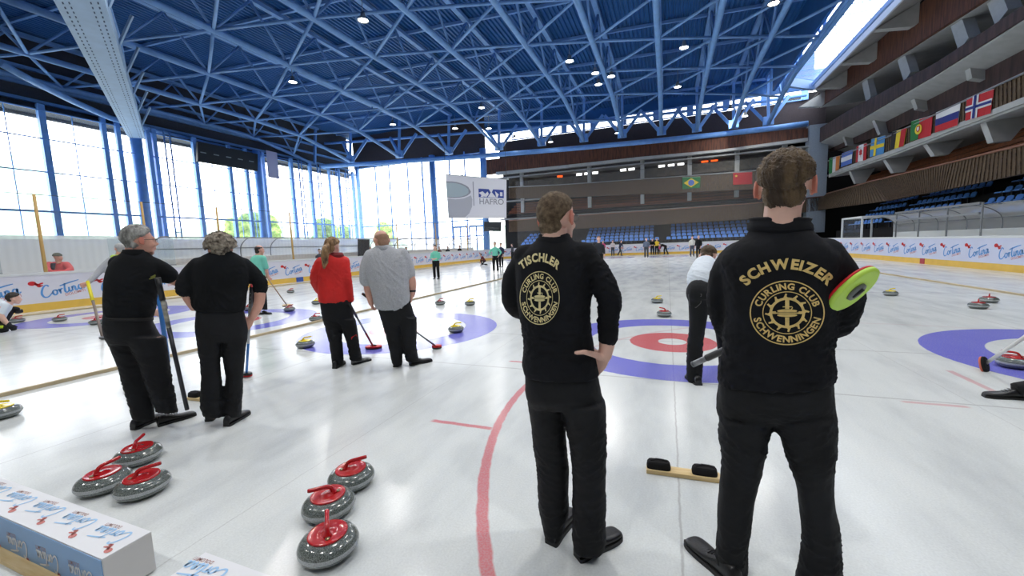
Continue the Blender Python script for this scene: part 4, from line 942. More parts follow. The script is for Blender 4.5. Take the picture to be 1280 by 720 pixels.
def brooms(vs, vt):
    n, r = vs.n, vs.r
    # SCHWEIZER: handle end low left, head high right
    A = vs.p(866, 455.5, .02); B = vs.p(1064, 361, .05)
    mid = vs.p(905, 436, .14)
    hc = vs.p(1064.5, 361, -.075)
    ax = vs.p(1093, 338, -.02)-vs.p(1037, 386, -.10)
    root = empty('broom', A, label='broom with a large lime-green oval head tucked under the arm of the SCHWEIZER jacket', cat='broom')
    P = [A, A.lerp(mid, .5), mid, vs.p(960, 415, .27), vs.p(1030, 385, .24), vs.p(1062, 372, .10)]
    P = [A, A.lerp(P[-1], .2), A.lerp(P[-1], .5), P[-1]]
    q0, q1 = vs.p(866, 455.5, .22), vs.p(1064, 366, -.03)
    tb = MB(); tb.tube([q0.lerp(q1, .0), q0.lerp(q1, .015)], .0155, n=14); tb.build('end_cap', mat('grey_cap', (110, 112, 116), .4), root)
    tb = MB(); tb.tube([q0.lerp(q1, .015), q0.lerp(q1, .14)], .0145, n=14); tb.build('handle', M_SILV, root)
    tb = MB(); tb.tube([q0.lerp(q1, .12), q0.lerp(q1, .5)], .017, n=14); tb.build('grip', M_CARB, root)
    tb = MB(); tb.tube([q0.lerp(q1, .5), q1], .0145, n=14); tb.build('shaft', M_CARB, root)
    N = (-n*.60+r*.62+Vector((0, 0, -.50)))
    oval_head(hc, N, vs.p(1093, 335)-vs.p(1036, 387), .195, .118, .034, M_LIME, M_REDP, mat('grey_swivel', (112, 116, 112), .4), scr=n)(root, A)
    # black-and-grey broom of the man in the polo shirt
    v = View(4.6, 215)
    a, b = v.p(197, 347, -.15), v.p(234, 512, -.05)
    broom(a, b, [(0, .16, M_CARB, 'grip'), (.16, .36, mat('marked_tube', (96, 98, 100), .45, rgb2=(190, 186, 170), vscale=16, stretch=(.2, .2, 1)), 'band'), (.36, 1, mat('dark_grey_tube', (62, 64, 70), .35, metal=.4), 'shaft')], 'grey and black broom handle leaning from the black polo shirt down to his shoe', r=.017)
    # blue handle behind them
    v = View(5.6, 205); a, b = v.p(196, 352, 0), v.p(210, 452, .35)
    broom(a, b, [(0, .12, M_YEL, 'grip'), (.12, 1, M_BLU, 'shaft')], 'blue broom handle glimpsed between the two men in black', r=.022)
    # broom at the curly-haired man's elbow, head on ice
    v = View(4.42, 314); a = v.p(315.5, 341, .03); b = G(308, 468, .03)
    hd = oval_head(b, (0, 0, 1), (1, 0, 0), .17, .10, .05, M_CARB, M_REDP)
    bo = broom(a, b, [(0, .10, M_REDP, 'cap'), (.10, .42, M_CARB, 'grip'), (.42, .62, mat('pale_tube', (176, 180, 190), .4), 'band'), (.62, 1, M_BLU, 'shaft')], 'black broom with red-soled head held at the elbow of the curly-haired man', hd, r=.014)
    t = MB(); d = (b-a); u = d.normalized(); w = v.r
    for i in range(5):
        c = a+d*(.155+.032*i)-v.n*.021; t.slab([c-w*.009-u*.012, c+w*.009-u*.016, c+w*.009+u*.008, c+w*.002+u*.002, c-w*.009+u*.012], -v.n*.002)
    t.build('white_lettering', mat('white_print', (225, 225, 225), .6), bo)
    # woman in red
    v = View(5.72, 450); a = v.p(437, 380, -.03); b = G(467, 434, .02)
    broom(a, b, [(0, .26, M_CARB, 'grip'), (.26, .62, M_SILV, 'shaft'), (.62, 1, mat('dark_red_tube', (150, 24, 34), .4), 'lower_shaft')], 'broom of the woman in red with a flat red oval head on the blue ring', oval_head(b, (0, 0, 1), CR, .26, .17, .05, M_REDP, M_CARB, M_CARB), r=.014)
    # grey polo
    a = View(5.5, 455).p(453, 367, 0); b = G(546, 433.5, .03)
    broom(a, b, [(0, .24, M_CARB, 'grip'), (.24, 1, M_SILV, 'shaft')], 'silver broom of the bald man in grey, its small red head on the ice', oval_head(b+Vector((0, 0, .0)), (0, 0, 1), (1, .4, 0), .15, .1, .06, M_REDP, M_CARB), r=.014)
    # mint man's
    a = View(12.2, 335).p(334, 347, -.02); b = G(359, 382, .10)
    broom(a, b, [(0, 1, mat('beige_tube', (200, 176, 140), .5), 'shaft')], 'beige broom of the man in mint held over a stone', oval_head(b, (.3, -.5, .8), (1, .6, 0), .26, .09, .06, mat('beige_head', (222, 200, 160), .6), M_CARB), r=.016)
    # yellow one
    v = View(12.9, 118); a = v.p(109.5, 352, -.12); b = G(129, 424, .0)
    broom(a, b, [(0, .36, M_YEL, 'grip'), (.36, 1, mat('dull_tube', (130, 118, 110), .5), 'shaft')], 'yellow-topped broom of the white-haired man in the lime vest', oval_head(b+Vector((0, 0, .03)), (0, 0, 1), (1, 0, 0), .2, .09, .05, M_SILV, M_CARB), r=.024)
    # white broom from the right edge
    b = G(1231, 455, .07); a = View(5.9, 1290).p(1330, 388, .0)
    d = (b-a).normalized()
    broom(a, b, [(0, .3, M_CARB, 'grip'), (.3, 1, mat('white_tube', (224, 224, 222), .4), 'shaft')], 'white broom with a tilted black head entering from the right edge', oval_head(b+Vector((-.02, -.02, 0)), Vector((.70, -.68, .22)), Vector((.05, .05, 1)), .17, .12, .05, M_BRIS, mat('salmon_trim', (210, 110, 90), .6)), r=.017)
def brush_board(p0, p1, label, w=.085):
    """wooden board lying on the ice with two black brushes"""
    g0, g1 = G(*p0), G(*p1); d = (g1-g0).normalized(); s = Vector((-d.y, d.x, 0)); up = Vector((0, 0, 1)); L = (g1-g0).length
    root = empty('brush_board', g0, label=label, cat='brush board'); root.location = g0
    b = MB(); b.slab([g0, g1, g1+s*w, g0+s*w], up*.028); b.build('board', M_WOOD, root, bevel=.004)
    for t, nm in ((.0, 'brush'), (.62, 'brush')):
        c = g0+d*(L*t+.003)+s*.012+up*.028; l = L*.33; h = .05
        m = MB(); rg = []
        for z, k in ((0, 1), (.3, 1.03), (.75, .98), (1, .86)):
            cc = c+d*l/2+s*(w*.36)+up*(z*h)
            rg.append([cc+d*(l/2*k*math.copysign(abs(math.cos(q))**.4, math.cos(q)))+s*(w*.36*k*math.copysign(abs(math.sin(q))**.5, math.sin(q))) for q in [2*math.pi*i/28 for i in range(28)]])
        m.loft(rg); br = m.build(nm, M_BRIS, root)
        m = MB(); cc = c+d*l/2+s*(w*.36)+up*(h+.003); m.tube([cc-d*l*.36-s*.012, cc-d*l*.1+s*.014, cc+d*l*.2+s*.012, cc+d*l*.38-s*.006], .006, n=6); m.build('bristle_ridge', mat('dark_bristle_ridge', (44, 44, 48), .9), br)
    return root
M_PADW = mat('white_vinyl', (226, 228, 232), .45, var=.02, vscale=3, bump=.1, bscale=12)
M_PADB = mat('light_blue_vinyl', (132, 172, 216), .45, var=.05, vscale=3, bump=.1, bscale=12)
M_PADG = mat('grey_white_vinyl', (212, 210, 208), .55, var=.03, vscale=3, bump=.15, bscale=14)
M_LB = mat('light_blue_print', (110, 170, 228), .5); M_WP = mat('white_print', (225, 225, 225), .6); M_RP = mat('faded_red_print', (196, 116, 110), .5); M_BR = mat('brown_red_print', (170, 130, 126), .6)
def advert(mb, func, deg):
    W = [MB(), MB(), MB()]; cortina(func, W, rot=math.radians(deg))
    for i, w in enumerate(W): mb.add(w.v, w.f, i)
def pad_block(x0, x1, y0, y1, h, label, words):
    root = empty('advertising_block', (x1, y0, 0), label=label, cat='padded block')
    b = MB(); b.box(((x0+x1)/2, (y0+y1)/2, h/2+.004), (x1-x0, y1-y0, h-.008)); b.build('padding', [M_PADG], root, bevel=.006)
    s = MB(); s.box(((x0+x1)/2, (y0+y1)/2, h+.0005), (x1-x0-.002, y1-y0-.004, .003)); tp = s.build('top_cover', M_PADW, root)
    s = MB(); s.box(((x0+x1)/2-.001, y0-.0015, h/2), (x1-x0-.004, .003, h-.006)); fr = s.build('side_cover', M_PADB, root)
    for i, u in enumerate(words):
        k = .050; w = MB()
        # read from the far side: upside down for the camera
        advert(w, lambda a, c: Vector((u-a*k, y1-.045-(c+.25)*k*1.08+.02, h+.0035)), 4); w.build('printed_advert', (mat('pale_blue_print', (158, 200, 238), .5), M_RP, M_BR), tp)
        w = MB(); k2 = .055
        advert(w, lambda a, c: Vector((u-.02-a*k2*.8, y0-.0045, h-.085-c*k2*1.1)), 2); w.build('printed_advert', (M_WP, M_RP, M_BR), fr)
    return root
def props():
    stones(); brush_board((808, 592), (902, 605), 'pale wooden board with two black brushes lying on the ice between the two black sweaters')
    brush_board((232, 500), (268, 504), 'wooden board with black brushes on the ice behind the two men in black', .12)
    pad_block(-5.0, -2.335, .872, 1.06, .205, 'long white and light-blue padded advertising block at the lower left corner', [-2.40-.30*i for i in range(8)])
    pad_block(-1.93, -1.42, .88, 1.055, .205, 'white padded advertising block cut off by the bottom edge of the picture', [-1.47-.24])
    b = MB(); g = G(65, 720); b.box((-4.0, .845, .012), (2.6, .05, .022)); prop(b.build('plank', M_WOOD, bevel=.002), 'pale wooden plank along the foot of the long advertising block', 'plank')
# ------------------------------------------------------------------ the ice and the boards
HX, HY, SP = .0708, 6.397, 4.859
def ice_material():
    m = bpy.data.materials.new('painted_ice'); m.use_nodes = True; nt = m.node_tree; N = nt.nodes; L = nt.links; bs = N['Principled BSDF']
    geo = N.new('ShaderNodeNewGeometry'); sep = N.new('ShaderNodeSeparateXYZ'); L.new(geo.outputs['Position'], sep.inputs[0])
    def mt(op, a, b=None, c=None):
        n = N.new('ShaderNodeMath'); n.operation = op
        for i, x in enumerate((a, b, c)):
            if x is None: continue
            if isinstance(x, (int, float)): n.inputs[i].default_value = x
            else: L.new(x, n.inputs[i])
        return n.outputs[0]
    wob = N.new('ShaderNodeTexNoise'); wob.inputs['Scale'].default_value = 9; wob.inputs['Detail'].default_value = 3; L.new(geo.outputs['Position'], wob.inputs['Vector'])
    wv = mt('MULTIPLY', mt('SUBTRACT', wob.outputs['Fac'], .5), .02)
    X = mt('ADD', sep.outputs[0], wv); Y = mt('ADD', sep.outputs[1], wv)
    def soft(v, a, w=.006): # 1 where v<a
        n = N.new('ShaderNodeMapRange'); n.inputs[1].default_value = a-w; n.inputs[2].default_value = a+w; n.inputs[3].default_value = 1; n.inputs[4].default_value = 0; L.new(v, n.inputs[0]); return n.outputs[0]
    xs = mt('SUBTRACT', mt('FLOORED_MODULO', mt('ADD', mt('SUBTRACT', X, HX), SP/2), SP), SP/2)
    inx = mt('MULTIPLY', soft(X, 7.36), mt('SUBTRACT', 1, soft(X, -16.95)))
    ys = mt('MINIMUM', mt('ABSOLUTE', mt('SUBTRACT', Y, HY)), mt('ABSOLUTE', mt('SUBTRACT', Y, HY+34.75)))
    r = mt('SQRT', mt('ADD', mt('MULTIPLY', xs, xs), mt('MULTIPLY', ys, ys)))
    def band(v, a, b, w=.006): return mt('MULTIPLY', soft(v, b, w), mt('SUBTRACT', 1, soft(v, a, w)))
    blue = mt('MULTIPLY', band(r, 1.22, 1.83), inx); red = mt('MULTIPLY', band(r, .20, .61), inx)
    dx = mt('SUBTRACT', X, 3.06); dy = mt('SUBTRACT', Y, 3.9); rc = mt('SQRT', mt('ADD', mt('MULTIPLY', dx, dx), mt('MULTIPLY', dy, dy)))
    circ = band(rc, 4.46, 4.53)
    circ = mt('MULTIPLY', circ, mt('SUBTRACT', 1, mt('MULTIPLY', mt('SUBTRACT', 1, soft(Y, 4.3, .4)), .72)))
    def seg(x0, x1, yc, w=.025): return mt('MULTIPLY', band(X, x0, x1, .02), soft(mt('ABSOLUTE', mt('SUBTRACT', Y, yc)), w))
    marks = circ
    for s in (seg(-1.95, -1.37, 2.95), seg(-1.95, -1.37, 4.85), seg(1.97, 2.42, 4.5)): marks = mt('MAXIMUM', marks, s)
    marks = mt('MULTIPLY', marks, mt('SUBTRACT', 1, mt('MULTIPLY', mt('SUBTRACT', 1, soft(X, 1.5, .1)), .45)))
    p0, p1 = G(1183, 463), G(1256, 494)   # slanting leg of the face-off mark
    vseg = mt('MULTIPLY', soft(mt('ABSOLUTE', mt('SUBTRACT', X, (p0.x+p1.x)/2)), .03), band(Y, min(p0.y, p1.y), max(p0.y, p1.y), .02)); marks = mt('MAXIMUM', marks, mt('MULTIPLY', vseg, .55))
    # thin threads in the ice
    thin = mt('MULTIPLY', mt('MAXIMUM', soft(mt('ABSOLUTE', xs), .006, .003), mt('MULTIPLY', soft(mt('SUBTRACT', SP/2, mt('ABSOLUTE', xs)), .004, .002), .6)), inx)
    for yy in (HY, HY+6.4, HY+21.95, HY-1.83, HY+34.75, 20.2): thin = mt('MAXIMUM', thin, soft(mt('ABSOLUTE', mt('SUBTRACT', Y, yy)), .012 if yy < 10 else .03, .006))
    # scuffs
    mp = N.new('ShaderNodeMapping'); mp.inputs['Scale'].default_value = (1.5, .45, 1); mp.inputs['Rotation'].default_value = (0, 0, .5); L.new(geo.outputs['Position'], mp.inputs[0])
    n1 = N.new('ShaderNodeTexNoise'); n1.inputs['Scale'].default_value = 1.4; n1.inputs['Detail'].default_value = 9; n1.inputs['Roughness'].default_value = .62; L.new(mp.outputs[0], n1.inputs['Vector'])
    cr = N.new('ShaderNodeValToRGB'); L.new(n1.outputs['Fac'], cr.inputs[0]); e = cr.color_ramp.elements
    e[0].position = .28; e[0].color = lin((196, 201, 203)); e[1].position = .52; e[1].color = lin((216, 221, 221)); cr.color_ramp.elements.new(.75).color = lin((224, 228, 227))
    n2 = N.new('ShaderNodeTexNoise'); n2.inputs['Scale'].default_value = 90; n2.inputs['Detail'].default_value = 3; L.new(geo.outputs['Position'], n2.inputs['Vector'])
    sp = N.new('ShaderNodeMapRange'); sp.inputs[1].default_value = .3; sp.inputs[2].default_value = .7; sp.inputs[3].default_value = .93; sp.inputs[4].default_value = 1.05; L.new(n2.outputs['Fac'], sp.inputs[0])
    def mix(fac, a, col):
        n = N.new('ShaderNodeMix'); n.data_type = 'RGBA'; L.new(fac, n.inputs[0]); L.new(a, n.inputs[6])
        n.inputs[7].default_value = lin(col); return n.outputs[2]
    wear = N.new('ShaderNodeMapRange'); wear.inputs[1].default_value = .35; wear.inputs[2].default_value = .6; wear.inputs[3].default_value = .72; wear.inputs[4].default_value = .97; L.new(n2.outputs['Fac'], wear.inputs[0])
    c = cr.outputs[0]; c = mix(mt('MULTIPLY', thin, .42), c, (130, 128, 130)); c = mix(mt('MULTIPLY', marks, mt('MULTIPLY', wear.outputs[0], .82)), c, (206, 84, 96))
    c = mix(mt('MULTIPLY', blue, wear.outputs[0]), c, (94, 94, 208)); c = mix(mt('MULTIPLY', red, wear.outputs[0]), c, (200, 70, 78))
    vm = N.new('ShaderNodeVectorMath'); vm.operation = 'SCALE'; L.new(c, vm.inputs[0]); L.new(sp.outputs[0], vm.inputs['Scale']); L.new(vm.outputs[0], bs.inputs['Base Color'])
    rr = N.new('ShaderNodeMapRange'); rr.inputs[3].default_value = .10; rr.inputs[4].default_value = .26; L.new(n1.outputs['Fac'], rr.inputs[0]); L.new(rr.outputs[0], bs.inputs['Roughness'])
    bs.inputs['IOR'].default_value = 1.31
    n3 = N.new('ShaderNodeTexVoronoi'); n3.inputs['Scale'].default_value = 120; L.new(geo.outputs['Position'], n3.inputs['Vector'])
    bu = N.new('ShaderNodeBump'); bu.inputs['Strength'].default_value = .12; bu.inputs['Distance'].default_value = .0012; L.new(n3.outputs['Distance'], bu.inputs['Height']); L.new(bu.outputs[0], bs.inputs['Normal'])
    return m
M_BOARD = mat('white_board_film', (226, 226, 238), .35, var=.02, vscale=2)
M_BOARDR = mat('pale_blue_board_film', (210, 216, 240), .35, var=.02, vscale=2)
M_KICK = mat('yellow_kick_plate', (232, 190, 84), .4, var=.04, vscale=3)
M_RAIL = mat('white_cap_rail', (222, 226, 228), .4)
M_LBLUE = mat('cortina_blue_print', (92, 156, 222), .5); M_SRED = mat('squirrel_red_print', (214, 40, 44), .5); M_SBR = mat('small_red_print', (206, 120, 112), .5)
M_CONC = mat('grey_concrete', (150, 152, 154), .85, var=.1, vscale=3, bump=.2, bscale=20)
M_ALU = mat('aluminium_frame', (150, 154, 158), .4, metal=.5)
M_CLEAR = glassy('clear_shield', (246, 250, 250), .90)
M_CANOPY = glassy('frosted_canopy', (250, 253, 253), .34, .2, haze=(250, 252, 252))
def boards():
    b = MB(); b.box((-3.9, 19, -.15), (30.4, 58, .3)); o = b.build('floor', ice_material(), kind='structure')
    b = MB()
    b.box((-30.6, 20, -.14), (22.6, 60, .26)); b.box((17.5, 20, -.14), (12.6, 60, .26)); b.box((-4, 51, -.14), (30, 6, .26)); b.build('floor', M_CONC, kind='structure')
    def run(P0, P1, inward, label, film, along_logo, logo_rot=1):
        """board run with its ice-side face from P0 to P1"""
        P0, P1 = Vector(P0), Vector(P1); d = (P1-P0).normalized(); i = Vector(inward); L = (P1-P0).length
        root = empty('dasher_board', P0, label=label, cat='rink boards'); root.location = P0
        def bx(nm, m_, z0, z1, off, th):
            q = MB(); q.slab([P0-i*off+Vector((0, 0, z0)), P1-i*off+Vector((0, 0, z0)), P1-i*off+Vector((0, 0, z1)), P0-i*off+Vector((0, 0, z1))], -i*th); return q.build(nm, m_, root)
        pn = bx('panel', film, .25, 1.16, .01, .10); bx('kick_plate', M_KICK, .0, .25, 0, .11); bx('cap_rail', M_RAIL, 1.16, 1.24, -.015, .15)
        for s in along_logo:
            k = .235; w = MB()
            advert(w, lambda a, c: P0+d*(s+a*k)-i*.007+Vector((0, 0, .40+c*k*1.1)), 11); w.build('printed_advert', (M_LBLUE, M_SRED, M_SBR), pn)
        return root, pn
    # left: seen with y growing to the right -> text runs along +y
    y0 = 1.0
    r, pn = run((-18.9, y0, 0), (-18.9, 46.3, 0), (1, 0, 0), 'long white rink board along the left side with blue script adverts', M_BOARD, [6.62-y0+1.50*i for i in range(-2, 26)])
    bb = MB(); g = on(0, -18.9, 375, 352); bb.box((-18.895, g.y, .125), (.02, .45, .25)); bb.build('blue_line_mark', mat('blue_mark', (60, 90, 170), .5), r)
    r, pn = run((10.99, 46.3, 0), (10.99, 8, 0), (-1, 0, 0), 'long pale-blue rink board along the right side with blue script adverts', M_BOARDR, [46.3-(31.9-1.55*i)-.1 for i in range(-8, 15)])
    bb = MB(); g = on(0, 10.99, 1153, 326); bb.box((10.985, g.y, .125), (.02, .35, .25)); bb.build('red_line_mark', mat('red_mark', (180, 60, 70), .5), r)
    run((-17.4, 47.6, 0), (9.5, 47.6, 0), (0, -1, 0), 'white rink board across the far end with small adverts', M_BOARD, [.6+1.5*i for i in range(17)])
    for (a, b_, l) in (((-18.9, 46.3, 0), (-17.4, 47.6, 0), 'short slanting rink board at the far left corner'), ((9.5, 47.6, 0), (10.99, 46.3, 0), 'short slanting rink board at the far right corner')):
        inn = (.65, -.76, 0) if a[0] < 0 else (-.65, -.76, 0); run(a, b_, inn, l, M_BOARD, [.3])
    # wooden dividers and snow of the sheets
    for x, l in ((-7.22, 'long thin wooden divider on the ice left of centre'), (7.36, 'long thin wooden divider on the ice at right'), (-17.6, 'thin wooden divider close to the left boards')):
        d = MB(); d.box((x, 22, .022), (.055, 44 if x > -17 else 40, .044)); prop(d.build('lane_divider', mat('divider_wood', (188, 172, 140), .6, var=.12, vscale=2), bevel=.004), l, 'divider')
def lamp(x, y, z, label=None, r=.28):
    if not hasattr(lamp, 'p'):
        root = empty('high_bay_lamp'); b = MB(); b.lathe([(.001, .42), (.10, .42), (.13, .30), (.14, .2), (.30, .02), (.31, 0), (.28, 0), (.12, .17)], n=20); b.build('reflector', M_ALU, root)
        d = MB(); d.lathe([(.27, .03), (.001, .03)], n=20); em = bpy.data.materials.new('lamp_glow'); em.use_nodes = True; bs = em.node_tree.nodes['Principled BSDF']; bs.inputs['Emission Color'].default_value = (1, .97, .9, 1); bs.inputs['Emission Strength'].default_value = 14
        d.build('diffuser', em, root); s = MB(); s.tube([(0, 0, .4), (0, 0, 1.4)], .02, n=6); s.build('hanging_rod', M_ALU, root); lamp.p = root; o = root
    else: o = copy_tree(lamp.p)
    o.location = (x, y, z); o['label'] = label or 'round white high-bay lamp hanging among the blue trusses'; o['category'] = 'lamp'; o['group'] = 'high-bay lamps in the roof'
    return o
LAMP_W = 900
def lamps():
    px = [(454, 26), (712, 77), (366, 103), (744, 92), (764, 96), (748, 106), (602, 135), (491, 156), (611, 161), (847, 109), (967, 5), (913, 137), (688, 169), (643, 173), (772, 172), (855, 60), (931, 145), (569, 161)]
    P = [on(2, 13.9, *a) for a in px]
    for p in P:
        if p.y > 46: p = p*(45.5/p.y); p.z = 13.0
        lamp(p.x, p.y, p.z)
    Q = [tuple(p) for p in P[:12]]+[(x, y, 14) for x in (-18, -10, -2, 6) for y in (-4, 5, 13)]
    for i, q in enumerate(Q):
        l = bpy.data.lights.new('lamp_light', 'AREA'); l.shape = 'DISK'; l.size = .5; l.energy = LAMP_W; l.color = (1, .97, .92); l.spread = math.radians(150)
        o = bpy.data.objects.new('lamp_light', l); COL.objects.link(o); o.location = (q[0], q[1], min(q[2], 13.9)-.02)
# ------------------------------------------------------------------ the building
M_STEEL = mat('blue_painted_steel', (116, 168, 236), .45, var=.08, vscale=2)
M_STEELD = mat('blue_roof_steel', (114, 160, 218), .5, var=.08, vscale=2)
M_DECK = mat('blue_roof_sheeting', (32, 92, 156), .55, var=.08, vscale=1)
M_GIRD = mat('pale_blue_girder', (168, 196, 226), .5, var=.05, vscale=2)
M_GLASS = glassy('window_glass', (250, 252, 255), .96, .03)
M_RUST = mat('brown_wood_cladding', (72, 44, 36), .75, rgb2=(110, 68, 50), vscale=3, stretch=(2, 2, .3), bump=.2, bscale=30)
M_RUSTD = mat('dark_brown_cladding', (52, 38, 38), .7, rgb2=(80, 60, 58), vscale=2, stretch=(2, 2, .3))
M_SLAT = mat('weathered_slats', (66, 55, 46), .8, rgb2=(112, 92, 70), vscale=14, stretch=(3, 3, .15), bump=.3, bscale=60)
M_WCON = mat('pale_concrete', (176, 178, 178), .8, var=.07, vscale=2, bump=.2, bscale=25)
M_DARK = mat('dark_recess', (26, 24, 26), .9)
M_BENCH = mat('orange_brown_bench', (120, 66, 34), .6, var=.25, vscale=6)
M_SEAT = mat('blue_seat_plastic', (102, 160, 240), .4, var=.06, vscale=4)
CH = [(-41.5, 26.9, -3), (-36.5, 24.3, -2), (-29.9, 20.3, -1), (-24.0, 16.7, 0), (-18.05, 18.16, 1), (-13.1, 19.7, 2), (-8.5, 21.0, 3), (-4.5, 22.6, 4), (-.6, 24.4, 5), (2.8, 25.9, 6), (6.2, 27.4, 7), (9.3, 29.0, 8)]
ENDY = lambda x: float(np.interp(x, [-41.5, -33, -27, -22, -17, -12.7, -8.5, -4.6, -.9, 2.5, 5.9, 9, 13], [39.9, 41.1, 41.8, 43.7, 44.1, 44.5, 45.1, 45.4, 46.3, 46.9, 47.4, 47.8, 48.2]))
def nodes(i):
    x, y0, k = CH[i]; base = 16.7+1.45*k; e = ENDY(x); ys = []
    y = base-4.9*6
    while y < e-3.0:
        if y > (2 if x > -25 else 6): ys.append(y)
        y += 4.9
    return ys
def zc(y, e): return 14.3 if y < e-9 else 14.3-1.75*((y-(e-9))/9)**1.3
def roof():
    b = MB()   # corrugated sheeting
    x = -43.0; prof = []
    while x < 10.2:
        prof += [(x, 17.55), (x+.11, 17.55), (x+.16, 17.68), (x+.27, 17.68)]; x += .32
    vs = []; n = len(prof)
    for y in (1.5, 51.3): vs += [(px, y, pz) for px, pz in prof]
    b.add(vs, [(i, i+1, n+i+1, n+i) for i in range(n-1)]); b.box((-16.5, 26.3, 17.80), (54, 50, .1)); b.build('ceiling', M_DECK, kind='structure')
    TR = {}
    for i, (x, y0, k) in enumerate(CH):
        e = ENDY(x); ys = nodes(i); TR[i] = ys; loc = (x, ys[0], 14.3)
        t = empty('roof_truss', loc, label='blue tubular roof truss running the length of the hall', cat='roof truss', group='parallel blue roof trusses'); t.location = loc
        allp = [(x, y, zc(y, e)) for y in ys]+[(x, (ys[-1]+e)/2, zc((ys[-1]+e)/2, e)), (x, e, 12.6)]
        c = MB(); c.tube(allp, .19, n=10); c.build('bottom_chord', M_STEELD, t)
        tp = [(y+2.45) for y in ys if y+2.45 < e]; c = MB(); c.beam((x, ys[0]-2, 17.2), (x, e+1, 17.2), .34, .26); c.build('top_chord', M_STEELD, t)
        for j, y in enumerate(ys):
            for yy in (y-2.45, y+2.45):
                if yy > e: continue
                c = MB(); c.tube([(x, y, zc(y, e)), (x, yy, 17.1)], .085, n=6); c.build('web_bar', M_STEELD, t)
        c = MB(); c.beam((x, e, 12.6), (x, e+.6, 17.1), .25, .25); c.build('end_post', M_STEEL, t)
    for i in range(len(CH)-1):    # bracing between neighbouring bottom chords
        a, bb = TR[i], TR[i+1]; xa, xb = CH[i][0], CH[i+1][0]
        for y in a:
            for w in bb:
                if abs(w-y) < 5.0:
                    c = MB(); p0 = Vector((xa, y, zc(y, ENDY(xa)))); p1 = Vector((xb, w, zc(w, ENDY(xb)))); c.tube([p0, p1], .095, n=6)
                    build_at(c, 'bracing_tube', M_STEELD, tuple(p0), label='thin blue bracing tube between two roof trusses', cat='bracing tube', group='blue bracing tubes between the roof trusses')
    # purlin-like cross beams under the sheeting
    for y in range(6, 48, 5):
        c = MB(); c.beam((-42, y-1.5, 17.4), (9.6, y+3.5, 17.4), .16, .2); build_at(c, 'purlin', M_STEELD, (-42, y-1.5, 17.4), label='blue purlin crossing just under the roof sheeting', cat='purlin', group='blue purlins under the sheeting')
    # edge tube round the roof
    E = [(-34, 11.7, 12.5), (-35.9, 13.7, 12.5), (-38, 16.2, 12.5), (-40.1, 19.1, 12.5), (-41.1, 22.2, 12.5), (-41.6, 26.5, 12.5), (-41.8, 32, 12.5), (-41.6, 38.5, 12.5)]
    c = MB(); c.tube(E, .2, n=10); prop(c.build('edge_tube', M_STEELD), 'blue edge tube of the roof along the left windows', 'edge tube')
    c = MB(); FT = [on(2, 12.42, *a) for a in ((402, 208), (470, 204), (540, 199), (600, 195), (700, 187), (800, 178), (900, 168), (960, 161), (1010, 154.5))]; c.tube(FT, .27, n=12); prop(c.build('edge_tube', M_STEEL), 'long blue edge tube of the roof across the far end', 'edge tube')
    # second lower edge chord and diagonals of the far edge truss
    t = empty('edge_truss', FT[0], label='blue edge truss with V-shaped struts above the far edge tube', cat='roof truss'); t.location = FT[0]
    top = [Vector((p.x, p.y+.8, 15.4)) for p in FT]; c = MB(); c.tube(top, .16, n=8); c.build('top_chord', M_STEEL, t)
    xs = [c_[0] for c_ in CH if c_[0] > -41]
    for x0 in xs:
        y = ENDY(x0)
        for s in (-1, 1):
            c = MB(); c.beam((x0, y+.3, 12.6), (x0+s*1.9, y+1.1, 15.3), .24, .3); c.build('strut', M_STEEL, t)
        c = MB(); c.box((x0, y+.1, 12.9), (.9, .4, .8)); c.build('gusset', M_STEEL, t)
    # big box girder upper left, on its column
    A0, A1, B0, B1 = [on(2, 11.3, *p) for p in ((60, -12), (127, -12), (160, 172), (181, 173))]
    t = empty('box_girder', B0, label='wide pale-blue perforated box girder crossing the upper left of the roof', cat='girder'); t.location = B0
    g = MB(); g.slab([A0, A1, B1, B0], (0, 0, .9)); h = g
    for f, w in ((.14, .035), (.27, .03), (.70, .03), (.84, .035)):
        n = 60
        for k in range(n):
            t0, t1 = k/n+.003, k/n+.011
            P = lambda s, tt: A0.lerp(A1, s).lerp(B0.lerp(B1, s), tt)-Vector((0, 0, .004))
            h.add([P(f, t0), P(f+w, t0), P(f+w, t1), P(f, t1)], [(0, 1, 2, 3)], 1)
    g.build('girder_body', [M_GIRD, mat('slot_openings', (44, 66, 110), .6)], t)
    for s in range(6):
        c = MB(); p = A0.lerp(B0, .1+.16*s); q = p+Vector((-1.5, 1.2, 2.9)); c.beam(p+Vector((0, 0, .5)), q, .08, .2); c.build('girder_bracket', M_GIRD, t)
        c = MB(); p = A1.lerp(B1, .1+.16*s); q = p+Vector((.9, .2, 1.7)); c.beam(p+Vector((0, 0, .5)), q, .08, .14); c.build('girder_bracket', M_GIRD, t)
